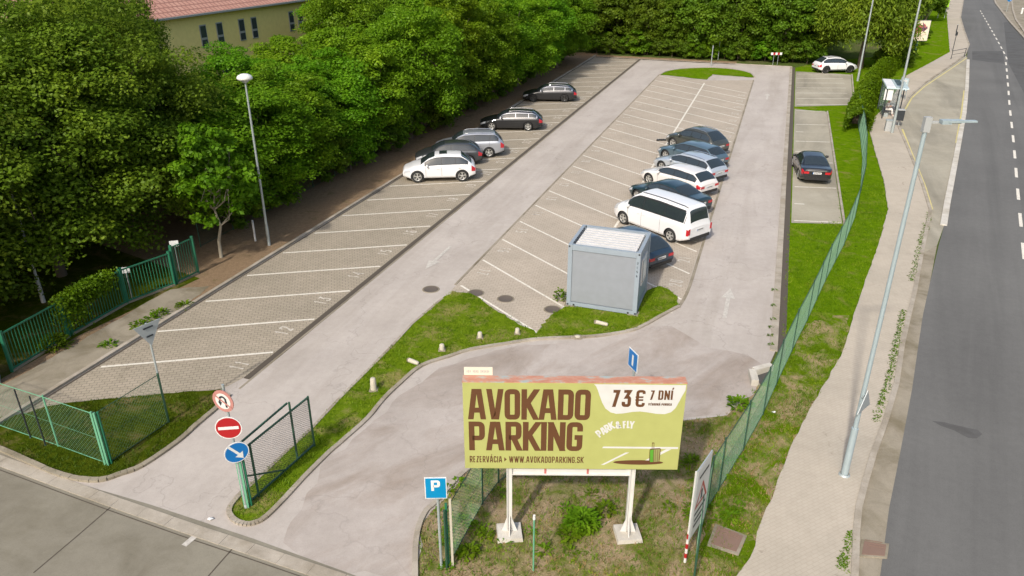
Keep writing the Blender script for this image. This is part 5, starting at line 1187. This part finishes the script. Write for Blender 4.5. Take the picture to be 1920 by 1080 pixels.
# beams, posts, gussets
PLx, PRx = U(955, 1.2, BY + .12) - (X0 + X1) / 2, U(1183, 1.2, BY + .12) - (X0 + X1) / 2
m_ = MB(); m_.box(((PLx + PRx) / 2, .12, zb_ - .13), (PRx - PLx - .1, .05, .24)); m_.box(((PLx + PRx) / 2, .12, zb_ - .25), (PRx - PLx - .1, .13, .03)); m_.box(((PLx + PRx) / 2, .12, zb_ - .01), (PRx - PLx - .1, .13, .03)); m_.build('cross_beam', 'white_paint', bb)
m_ = MB()
for x in (-.62, .42): m_.box((x, .092, zb_ - .13), (.05, .02, .25))
m_.build('rusty_weld', 'poster_red', bb)
for x in (PLx, PRx):
    m_ = MB(); m_.box((x - .055, .12, zb_ / 2 + .05), (.025, .15, zb_ + .1)); m_.box((x + .055, .12, zb_ / 2 + .05), (.025, .15, zb_ + .1)); m_.box((x, .10, zb_ / 2 + .05), (.09, .02, zb_ + .1)); m_.box((x, .12, zb_ + 1.1), (.12, .1, 2.2)); po = m_.build('post', 'white_paint', bb)
    g = MB()
    for sx in (-1, 1): g.add([(x + sx * .07, .05, .12), (x + sx * .2, .05, .12), (x + sx * .07, .05, .52), (x + sx * .07, .08, .12), (x + sx * .2, .08, .12), (x + sx * .07, .08, .52)], [(0, 1, 2), (5, 4, 3), (0, 3, 4, 1), (1, 4, 5, 2), (2, 5, 3, 0)])
    g.add([(x - .012, .04, .12), (x - .012, -.16, .12), (x - .012, .04, .6), (x + .012, .04, .12), (x + .012, -.16, .12), (x + .012, .04, .6)], [(0, 1, 2), (5, 4, 3), (0, 3, 4, 1), (1, 4, 5, 2), (2, 5, 3, 0)]); g.build('gusset', 'white_paint', po)
    f = MB(); f.box((x, .05, .04), (.66, .62, .15), rz=.1, taper=.93); f.build('concrete_foot', 'concrete_pale', bb)

# ================================================================== ROAD SIGNS
def disc(mb, c, r, nrm_y=-1, n=28, mi=0, ry=None, z0=0.0):
    ry = ry or r; vs = [(c[0] + r * math.cos(2 * math.pi * i / n), c[1], c[2] + ry * math.sin(2 * math.pi * i / n)) for i in range(n)]; mb.add(vs, [tuple(range(n))], mi)
def plate_disc(mb, z, r, y, mi=0, th=.02, n=30):
    mb.lathe([(0, -th), (r, -th), (r, 0), (0, 0)], n, mi, (0, y, z), 'y', False)
p = G(462, 953); t_ = thing('sign_post', 'grey sign post carrying three round signs beside the gate leaf', 'sign post', (*p, 0)); m_ = MB(); m_.tube((0, 0, 0), (0, 0, 3.9), .035, n=10); m_.build('pole', 'galvanised', t_)
m_ = MB(); m_.lathe([(.05, 0), (.05, .1), (.035, .12)], 10); m_.build('foot', 'galvanised', t_)
def sgn(name, label, px, py_base, z, rz, group=None): return thing(name, label, 'road sign', (px, py_base, z), rz, group)
zA, zB, zC = HT(462, 953, 749), HT(462, 953, 799), HT(462, 953, 845)
s_ = sgn('no_u_turn_sign', 'faded pink round no U-turn sign at the top of the sign post', p[0] - .03, p[1] - .06, zA, -.35)
m_ = MB(); plate_disc(m_, 0, .31, 0); m_.build('plate', 'sign_pink', s_); m_ = MB(); disc(m_, (0, -.023, 0), .225); m_.build('field', 'white_paint', s_)
m_ = MB(); put(m_, [(q, 0) for q in stroke(arc(.0, .03, .09, .10, 0, 180, 8) + [(-.09, -.04)], .055)] + [(q, 1) for q in stroke([(.09, .03), (.09, -.10)], .055)] + [([(-.15, -.03), (-.03, -.03), (-.09, -.15)], 2)], (0, -.023, 0), (1, 0, 0), (0, 0, 1), (0, -1, 0), .003); m_.build('arrow', 'sign_dark', s_)
m_ = MB(); put(m_, [(q, 3) for q in stroke([(-.2, .13), (.2, -.13)], .045)], (0, -.023, 0), (1, 0, 0), (0, 0, 1), (0, -1, 0), .005); m_.build('bar', 'sign_pink', s_)
s_ = sgn('no_entry_sign', 'bright red round no entry sign in the middle of the sign post', p[0] - .03, p[1] - .06, zB, .12)
m_ = MB(); plate_disc(m_, 0, .33, 0); m_.build('plate', 'white_bright', s_); m_ = MB(); disc(m_, (0, -.023, 0), .305); m_.build('field', 'sign_red', s_)
m_ = MB(); m_.box((0, -.026, 0), (.50, .004, .085)); m_.build('bar', 'white_bright', s_)
s_ = sgn('keep_right_sign', 'blue round sign with a white arrow pointing down right, lowest on the sign post', p[0] + .05, p[1] - .06, zC, .55)
m_ = MB(); plate_disc(m_, 0, .31, 0); m_.build('plate', 'white_bright', s_); m_ = MB(); disc(m_, (0, -.023, 0), .285); m_.build('field', 'sign_blue', s_)
m_ = MB(); put(m_, [(q, 0) for q in stroke([(-.15, .2), (.06, -.08)], .065)] + [([(-.05, -.12), (.14, -.22), (.15, .0)], 1)], (0, -.023, 0), (1, 0, 0), (0, 0, 1), (0, -1, 0), .003); m_.build('arrow', 'white_bright', s_)
# parking sign
p = G(828, 1066); t_ = thing('parking_sign', 'blue square parking sign with a white P on a grey post', 'road sign', (*p, 0), 0.02)
hz = HT(828, 1066, 893); m_ = MB(); m_.tube((0, 0, 0), (0, 0, hz - .1), .035, n=10); m_.build('pole', 'galvanised', t_)
m_ = MB(); m_.box((-.03, -.05, hz - .29), (.50, .02, .60)); pl_ = m_.build('plate', 'white_bright', t_)
m_ = MB(); m_.box((-.03, -.062, hz - .29), (.46, .006, .56)); m_.build('field', 'sign_sky', pl_)
m_ = MB(); ps, w = letters('P', .30, .21, .68, .1); put(m_, ps, (-.03 - w / 2 + .0, -.066, hz - .36), (1, 0, 0), (0, 0, 1), (0, -1, 0), .002); m_.build('letter', 'white_bright', pl_)
p = G(846, 1062); t_ = thing('fence_end_post', 'pair of green and tan posts standing right behind the parking sign', 'post', (*p, 0)); m_ = MB(); m_.box((-.06, 0, .98), (.05, .05, 1.96)); m_.build('green_tube', 'green_metal', t_); m_ = MB(); m_.box((.04, 0, 1.05), (.055, .055, 2.1)); m_.build('tan_tube', 'stone_block', t_)
# blue sign seen edge on behind the billboard
p = G(1180, 800); hz = HT(1180, 800, 657); t_ = thing('edge_on_sign', 'blue square sign seen almost edge on behind the billboard', 'road sign', (*p, 0), -1.22)
m_ = MB(); m_.tube((0, 0, 0), (0, 0, hz - .05), .035, n=8); m_.build('pole', 'galvanised', t_); m_ = MB(); m_.box((0, -.05, hz - .32), (.55, .02, .62)); m_.build('plate', 'white_bright', t_)
m_ = MB(); m_.box((0, -.063, hz - .32), (.50, .006, .57)); m_.build('field', 'sign_blue', t_); m_ = MB(); m_.box((0, -.068, hz - .33), (.09, .004, .36)); m_.build('symbol', 'white_bright', t_)
# sign seen from behind at the left
p = G(317, 793); hz = HT(317, 793, 606); t_ = thing('give_way_sign_back', 'grey back of a triangular sign on a tall green grey post in the turf corner', 'road sign', (*p, 0), .95)
m_ = MB(); m_.tube((0, 0, 0), (0, 0, hz), .032, n=8); m_.build('pole', 'galvanised', t_)
m_ = MB(); m_.add([(-.42, -.04, hz), (.42, -.04, hz), (0, -.04, hz - .74), (-.42, -.06, hz), (.42, -.06, hz), (0, -.06, hz - .74)], [(0, 1, 2), (5, 4, 3), (0, 3, 4, 1), (1, 4, 5, 2), (2, 5, 3, 0)]); m_.build('plate', 'sign_back', t_)
m_ = MB(); m_.box((0, -.075, hz - .12), (.3, .02, .04)); m_.box((0, -.075, hz - .4), (.2, .02, .04)); m_.build('clamp', 'sign_dark', t_)
# construction sign
p = G(1284, 1054); t_ = thing('roadworks_sign', 'tall white sign board on a red and white striped post beside the wire fence', 'road sign', (*p, 0), .98)
hs, hb = HT(1284, 1054, 1008), HT(1284, 1054, 878)
m_ = MB()
for k in range(6): m_.tube((0, 0, k * hs / 5.2), (0, 0, (k + 1) * hs / 5.2), .035, n=10, mi=k % 2)
m_.tube((0, 0, hs), (0, 0, hb - .1), .03, n=8, mi=0); m_.build('striped_post', ['white_paint', 'sign_red'], t_)
m_ = MB(); m_.box((.38, -.05, (hs + hb) / 2), (.95, .03, hb - hs)); pl_ = m_.build('board', 'sign_back', t_); m_ = MB(); m_.box((.38, -.067, (hs + hb) / 2), (.88, .006, hb - hs - .08)); m_.build('face', 'white_paint', pl_)
m_ = MB(); zc_ = (hs + hb) / 2
tri = [(0, .42), (-.33, -.14), (.33, -.14)]; put(m_, [(q, 0) for q in stroke(tri + [tri[0]], .07)], (.38, -.07, zc_), (1, 0, 0), (0, 0, 1), (0, -1, 0), .003); m_.build('triangle', 'sign_red', pl_)
m_ = MB()
for z, w in ((zc_ + .72, .6), (zc_ - .35, .7), (zc_ - .55, .6), (zc_ - .72, .66)): m_.box((.38, -.073, z), (w, .003, .07))
m_.box((.38, -.073, zc_ + .08), (.1, .003, .28)); m_.build('marks', 'sign_dark', pl_)
# slim survey stake and end markers
p = G(1000, 1070); hz = HT(1000, 1070, 966); t_ = thing('marker_stake', 'slim pale green stake with a white cap in front of the billboard', 'stake', (*p, 0)); m_ = MB(); m_.tube((0, 0, 0), (0, 0, hz - .1), .022, n=8); m_.build('rod', 'green_metal_pale', t_); m_ = MB(); m_.tube((0, 0, hz - .12), (0, 0, hz), .035, .03, n=8); m_.build('cap', 'white_bright', t_)
p = G(479, 452); t_ = thing('marker_post', 'short white marker post left of the mushroom headed lamp', 'post', (*p, 0)); m_ = MB(); m_.tube((0, 0, 0), (0, 0, 1.0), .05, n=10); m_.build('tube', 'white_paint', t_); m_ = MB(); m_.lathe([(.055, 1.0), (.055, 1.08), (0, 1.12)], 10); m_.build('cap', 'frame_grey', t_)
p = G(1453, 122); t_ = thing('barrier_board', 'small red and white striped barrier board at the foot of the wood', 'barrier', (*p, 0)); m_ = MB()
for k in range(5): m_.box((-.5 + k * .25, 0, 1.25), (.25, .04, .26), k % 2)
m_.build('board', ['white_bright', 'sign_red'], t_)
for x in (-.25, .25): m_ = MB(); m_.tube((x, .03, 0), (x, .03, 1.2), .025, n=6); m_.build('leg', 'galvanised', t_)
# bollards and stones on the island
def stone(u, v, hh, w, lab, lie=False, rz=0.0):
    p = G(u, v); t_ = thing('stone_bollard', lab, 'bollard', (*p, .03), rz, 'concrete bollards on the middle island')
    m_ = MB(); m_.lathe([(w * .5, 0), (w * .48, hh * .5), (w * .42, hh * .92), (w * .3, hh), (0, hh)], 12)
    if lie: m_.v = [(z, y, x + w * .45) for x, y, z in m_.v]; m_.f = [f[::-1] for f in m_.f]
    m_.build('stone', 'stone_block', t_); m_ = MB()
    if lie: m_.box((-.04, 0, w * .4), (.08, w * .7, w * .7))
    else: m_.box((0, 0, .02), (w * 1.3, w * 1.2, .05))
    m_.build('footing', 'concrete_path', t_)
stone(701, 733, .48, .22, 'upright pale concrete bollard at the bottom of the island strip'); stone(768, 680, .42, .17, 'fallen concrete bollard lying on the island, second from the bottom', True, -.6)
stone(829, 658, .26, .2, 'short upright concrete bollard in the middle of the island edge'); stone(900, 635, .26, .19, 'short upright bollard below the tip of the paving'); stone(970, 627, .24, .18, 'low bollard in the grass just left of the paving tip')
stone(1118, 608, .48, .16, 'fallen whitish bollard lying in the grass below the container', True, -.5); stone(1083, 634, .08, .22, 'broken stone stub on the kerb below the container')
# concrete retaining block where the right drain starts
P = GP([(1408, 724), (1410, 685), (1424, 682), (1455, 668), (1452, 676), (1424, 692), (1422, 724)]); c = P[0]; t_ = thing('concrete_block', 'pale L shaped concrete block at the lower end of the right drain', 'concrete block', (*c, 0))
m_ = MB(); m_.bar((.12, .0, .12), (.22, .72, .12), .24, .24); m_.bar((.3, .75, .12), (1.0, 1.05, .12), .22, .24); m_.build('block', 'concrete_pale', t_); m_ = MB(); m_.prism([(.35, .05), (.95, .7), (.95, .92), (.33, .6)], .0, .035); m_.build('sump', 'tar', t_)
p = G(1240, 264); t_ = thing('wheel_stop', 'dark bar lying on the centre line in front of the farthest middle car', 'wheel stop', (*p, 0), .1); m_ = MB(); m_.box((0, 0, .07), (.75, .16, .11), taper=.85); m_.build('bar', 'black_plastic', t_); m_ = MB(); m_.box((-.25, 0, .13), (.06, .1, .02)); m_.box((.25, 0, .13), (.06, .1, .02)); m_.build('bolts', 'galvanised', t_)

# ================================================================== ROADSIDE THINGS ON THE RIGHT
# bus shelter, long side along the pavement
p = G(1652, 222, .05); t_ = thing('bus_shelter', 'small glass bus shelter with a pale roof beside the hedge', 'bus shelter', (*p, .05), -math.radians(19)); sw, sl, sh = 1.55, 4.0, 2.4
m_ = MB(); m_.box((sw / 2, sl / 2, sh + .05), (sw + .1, sl + .1, .10)); r_ = m_.build('roof', 'shelter_glass', t_)
m_ = MB(); m_.box((.3, sl * .5, sh + .115), (.62, sl * .96, .03)); m_.build('white_roof_sheet', 'white_bright', r_); m_ = MB(); m_.box((1.05, sl * .6, sh + .115), (.45, sl * .7, .03)); m_.build('dark_roof_pane', 'solar_blue', r_)
for x, y in ((.05, .05), (.05, sl - .05), (sw - .1, sl - .05), (sw - .1, sl * .35)): m_ = MB(); m_.box((x, y, sh / 2), (.08, .08, sh)); m_.build('post', 'sign_dark', t_)
m_ = MB(); m_.box((.05, sl / 2, 1.2), (.02, sl - .2, 1.9)); m_.build('back_glass', 'clear_glass', t_)
m_ = MB(); m_.box((sw / 2, sl - .05, 1.2), (sw - .3, .02, 1.9)); m_.build('side_glass', 'clear_glass', t_)
m_ = MB(); m_.box((.20, .12, 1.9), (.62, .05, .85)); m_.build('poster_case', 'white_bright', t_)
b_ = thing('bench', 'dark bench inside the bus shelter', 'bench', (*ST(0, 0), 0)); bc = Vector((p[0], p[1])); ca, sa = math.cos(-math.radians(19)), math.sin(-math.radians(19))
def loc(x, y): return (p[0] + x * ca - y * sa, p[1] + x * sa + y * ca)
b_.location = (*loc(.38, 1.5), .05); b_.rotation_euler = (0, 0, -math.radians(19))
m_ = MB(); m_.box((0, 0, .45), (.38, 1.9, .05)); m_.build('seat', 'sign_dark', b_)
for y in (-.8, .8): m_ = MB(); m_.box((0, y, .21), (.3, .06, .43)); m_.build('leg', 'galvanised', b_)
# seated person
def skin(name, joints, edges, mat, parent, lvl=1):
    me = bpy.data.meshes.new(name); me.from_pydata([j[:3] for j in joints], edges, []); o = bpy.data.objects.new(name, me); scene.collection.objects.link(o)
    me.materials.append(M[mat]); md = o.modifiers.new('skin', 'SKIN'); md.use_smooth_shade = True
    for i, j in enumerate(joints):
        r = j[3]; r = (r, r) if not isinstance(r, tuple) else r; me.skin_vertices[0].data[i].radius = r
    me.skin_vertices[0].data[0].use_root = True
    s = o.modifiers.new('sub', 'SUBSURF'); s.levels = lvl; s.render_levels = lvl; o.parent = parent; return o
pr = thing('person', 'person in white clothes with dark hair sitting on the bench inside the bus shelter', 'person', (*loc(.42, 1.35), .05), -math.radians(25))
# +x is the way the person faces
J = [(0, 0, .56, .13), (.02, 0, .75, (.12, .15)), (.05, 0, .95, (.12, .17)), (.06, 0, 1.02, .08), (.09, 0, 1.12, .055), (.13, 0, 1.24, .09), (.14, 0, 1.30, .085),
     (.04, .18, .98, .06), (.10, .24, .74, .045), (.34, .12, .80, .038), (.04, -.18, .98, .06), (.10, -.24, .74, .045), (.34, -.12, .80, .038),
     (.05, .10, .54, .10), (.45, .12, .54, .075), (.46, .12, .12, .05), (.58, .12, .05, .045), (.05, -.10, .54, .10), (.44, -.12, .54, .075), (.50, -.12, .12, .05), (.62, -.12, .05, .045)]
Ed = [(0, 1), (1, 2), (2, 3), (3, 4), (4, 5), (5, 6), (3, 7), (7, 8), (8, 9), (3, 10), (10, 11), (11, 12), (0, 13), (13, 14), (14, 15), (15, 16), (0, 17), (17, 18), (18, 19), (19, 20)]
skin('body', J, Ed, 'skin', pr, 2)
K = [(x, y, z, (r[0] * 1.12, r[1] * 1.12) if isinstance(r, tuple) else r * 1.16) for x, y, z, r in J]
ids = [0, 1, 2, 3, 7, 8, 10, 11]; mp = {a: i for i, a in enumerate(ids)}; skin('shirt', [K[i] for i in ids], [(mp[a], mp[b2]) for a, b2 in Ed if a in mp and b2 in mp], 'cloth_white', pr, 2)
ids = [0, 13, 14, 15, 17, 18, 19]; mp = {a: i for i, a in enumerate(ids)}; skin('trousers', [K[i] for i in ids], [(mp[a], mp[b2]) for a, b2 in Ed if a in mp and b2 in mp], 'cloth_white', pr, 2)
skin('hair', [(.09, 0, 1.30, .09), (.12, 0, 1.36, .085), (.05, 0, 1.22, .06)], [(0, 1), (0, 2)], 'hair_dark', pr, 2)
for sy in (-1, 1):
    skin('shoe', [(.48, sy * .12, .04, .05), (.60, sy * .12, .035, .045), (.68, sy * .12, .03, .035)], [(0, 1), (1, 2)], 'cloth_white', pr, 2)
    ff = MB()
    for k in range(4): ff.tube((.35, sy * .12 + (k - 1.5) * .018, .80), (.42 - abs(k - 1.5) * .008, sy * .10 + (k - 1.5) * .018, .795), .009, .007, 6)
    ff.tube((.34, sy * .09, .81), (.38, sy * .07, .825), .010, .008, 6); ff.build('fingers', 'skin', pr)
bk_ = thing('book', 'dark flat booklet held on the lap of the seated person', 'book', (0, 0, 0)); bk_.location = (*loc(.42 + .42, 1.35 + .0), .05); bk_.rotation_euler = (0, 0, -math.radians(25)); m_ = MB(); m_.box((-.02, -.08, .84), (.16, .13, .012)); m_.box((-.02, .08, .84), (.16, .13, .012)); m_.build('cover', 'sign_dark', bk_); m_ = MB(); m_.box((-.02, 0, .85), (.15, .24, .008)); m_.build('pages', 'cloth_white', bk_)
# litter bin and stop post
p = G(1684, 236, .05); t_ = thing('litter_bin', 'dark green litter bin on a post beside the lamp mast at the bus stop', 'litter bin', (*p, .05), -.3); m_ = MB(); m_.box((0, 0, .85), (.5, .42, .8)); m_.build('bin', 'sign_dark', t_); m_ = MB(); m_.box((0, 0, 1.27), (.54, .46, .05)); m_.build('lid', 'frame_grey', t_); m_ = MB(); m_.tube((0, .0, 0), (0, 0, .5), .04, n=8); m_.build('post', 'galvanised', t_)
p = G(1674, 246, .05); t_ = thing('utility_box', 'low grey utility box at the foot of the bus stop lamp mast', 'cabinet', (*p, .05), -.3); m_ = MB(); m_.box((-.35, 0, .4), (.5, .4, .8)); m_.build('box', 'frame_grey', t_); m_ = MB(); m_.box((-.35, 0, .82), (.56, .46, .05)); m_.build('lid', 'galvanised', t_)
p = G(1690, 185, .05); t_ = thing('timetable_case', 'pale glazed timetable case on the pavement at the bus stop', 'timetable', (*p, .05), -1.2)
for x in (-.4, .4): m_ = MB(); m_.tube((x, 0, 0), (x, 0, 1.9), .035, n=8); m_.build('leg', 'galvanised', t_)
m_ = MB(); m_.box((0, 0, 1.3), (.8, .06, 1.1)); c_ = m_.build('case', 'shelter_glass', t_); m_ = MB()
for z in (1.0, 1.3, 1.6): m_.box((.0, -.035, z), (.5, .01, .2))
m_.build('sheets', 'white_bright', c_)
p = G(1783, 111, .05); t_ = thing('pavement_railing', 'dark thin railing across the pavement by the road', 'railing', (*p, .05)); q = G(1808, 106, .05); dq = (q[0] - p[0], q[1] - p[1])
m_ = MB(); m_.tube((0, 0, .95), (dq[0], dq[1], .95), .03, n=8); m_.tube((0, 0, .5), (dq[0], dq[1], .5), .02, n=8); m_.build('rails', 'sign_dark', t_)
for k in (0, 1): m_ = MB(); m_.tube((dq[0] * k, dq[1] * k, 0), (dq[0] * k, dq[1] * k, 1.0), .035, n=8); m_.build('post', 'sign_dark', t_)
p = G(1786, 96, .05); t_ = thing('stop_pole', 'dark slim pole with a small plate standing on the far pavement', 'post', (*p, .05)); m_ = MB(); m_.tube((0, 0, 0), (0, 0, 2.4), .04, n=8); m_.build('pole', 'sign_dark', t_); m_ = MB(); m_.box((0, 0, 2.1), (.3, .03, .4)); m_.build('plate', 'sign_dark', t_)
p = G(1793, 60, .05); t_ = thing('bollard', 'small dark bollard on the far pavement', 'bollard', (*p, .05)); m_ = MB(); m_.tube((0, 0, 0), (0, 0, 1.0), .07, .06, n=8); m_.build('shaft', 'sign_dark', t_); m_ = MB(); m_.lathe([(.08, 1.0), (.08, 1.05), (0, 1.1)], 8); m_.build('cap', 'frame_grey', t_)
# distant billboard
bp = G(1722, 118); z0, z1 = HT(1722, 118, 77), HT(1722, 118, 38); Xl, Xr = U(1660, 3.5, bp[1]), U(1742, 3.5, bp[1])
t_ = thing('distant_billboard', 'cream billboard with a red figure beside the far pavement', 'billboard', ((Xl + Xr) / 2, bp[1], 0), 0); w = Xr - Xl
m_ = MB(); m_.box((0, .1, (z0 + z1) / 2), (w, .2, z1 - z0)); m_.build('box_frame', 'wall_grey', t_); m_ = MB(); m_.box((0, -.02, (z0 + z1) / 2), (w - .1, .03, z1 - z0 - .1)); m_.build('poster', 'poster_cream', t_)
m_ = MB(); zc = (z0 + z1) / 2
blob = [(-.2, -.9), (.05, -.75), (.2, -.3), (.7, -.15), (1.0, .1), (1.15, .5), (.9, .75), (.6, .55), (.3, .8), (.05, .5), (-.1, .1), (-.3, -.2), (-.15, -.5)]
m_.add([(x * 1.0 + .9, -.038, zc + y) for x, y in blob], [tuple(range(len(blob)))]); m_.build('red_figure', 'poster_red', t_)
m_ = MB(); bl2 = [(.5, .2), (.9, -.1), (1.3, .25), (1.2, .5), (.95, .3), (.75, .8), (.6, .95), (.75, .4)]; m_.add([(x + .95, -.041, zc + y) for x, y in bl2], [tuple(range(len(bl2)))]); m_.build('plum_figure', 'poster_plum', t_)
m_ = MB(); m_.box((-.9, .0, z1 + .15), (.9, .4, .3)); m_.build('lamp_box', 'white_bright', t_)
for x in (-w * .3, w * .3): m_ = MB(); m_.box((x, .15, z0 / 2), (.16, .16, z0)); m_.build('leg', 'dark_green_metal', t_)
# far signs along the road
p = G(1764, 34); t_ = thing('lime_sign', 'lime green sign panel at the very top beside the far pavement', 'sign', (*p, 0)); m_ = MB(); m_.box((0, 0, 1.9 + HT(1764, 34, 14) * .0 + 1.2), (1.7, .2, 2.6)); m_.build('panel', 'lime_sign', t_); m_ = MB(); m_.box((-.3, -.12, 4.0), (.8, .03, .5)); m_.build('emblem', 'white_bright', t_)
for x in (-.6, .6): m_ = MB(); m_.tube((x, 0, 0), (x, 0, 1.9), .06, n=8); m_.build('leg', 'galvanised', t_)
p = G(1616, 36); t_ = thing('white_pylon', 'pale pylon rising above the willow at the top of the picture', 'pylon', (*p, 0)); m_ = MB(); m_.box((0, 0, 5), (1.5, .5, 10)); m_.build('shaft', 'roof_white', t_); m_ = MB(); m_.box((.9, 0, 5), (.25, .45, 10)); m_.build('edge', 'frame_grey', t_)
p = G(1887, 22, .0); t_ = thing('keep_right_sign', 'small blue sign with a white arrow on the traffic island at the top right', 'road sign', (*p, 0)); m_ = MB(); m_.tube((0, 0, 0), (0, 0, 2.6), .04, n=8); m_.build('pole', 'galvanised', t_)
m_ = MB(); plate_disc(m_, 2.3, .5, -.05); m_.build('plate', 'sign_blue', t_); m_ = MB(); put(m_, [(q, 0) for q in stroke([(-.22, .22), (.12, -.12)], .11)] + [([(.02, -.26), (.26, -.26), (.26, -.02)], 1)], (0, -.074, 2.3), (1, 0, 0), (0, 0, 1), (0, -1, 0), .004); m_.build('arrow', 'white_bright', t_)
p = G(1915, 26); t_ = thing('white_bollard', 'small pale bollard on the paving beyond the traffic island', 'bollard', (*p, 0)); m_ = MB(); m_.tube((0, 0, 0), (0, 0, .9), .2, .17, n=10); m_.build('shaft', 'white_paint', t_); m_ = MB(); m_.lathe([(.2, .9), (.18, 1.0), (0, 1.05)], 10); m_.build('cap', 'white_bright', t_)
# litter scattered about
for i, (u, v, lab) in enumerate([(395, 975, 'crumpled white paper on the asphalt by the gutter'), (1451, 775, 'white litter scrap against the wire fence')]):
    p = G(u, v); m_ = MB(); r_ = random.Random(i); m_.add([(p[0] + math.cos(k) * r_.uniform(.05, .1), p[1] + math.sin(k) * r_.uniform(.04, .09), .03 + r_.uniform(0, .05)) for k in (0, 1.2, 2.4, 3.6, 4.9)] + [(p[0], p[1], .09)], [(0, 1, 5), (1, 2, 5), (2, 3, 5), (3, 4, 5), (4, 0, 5)]); tag(m_.build('litter', 'white_bright'), lab, 'litter')
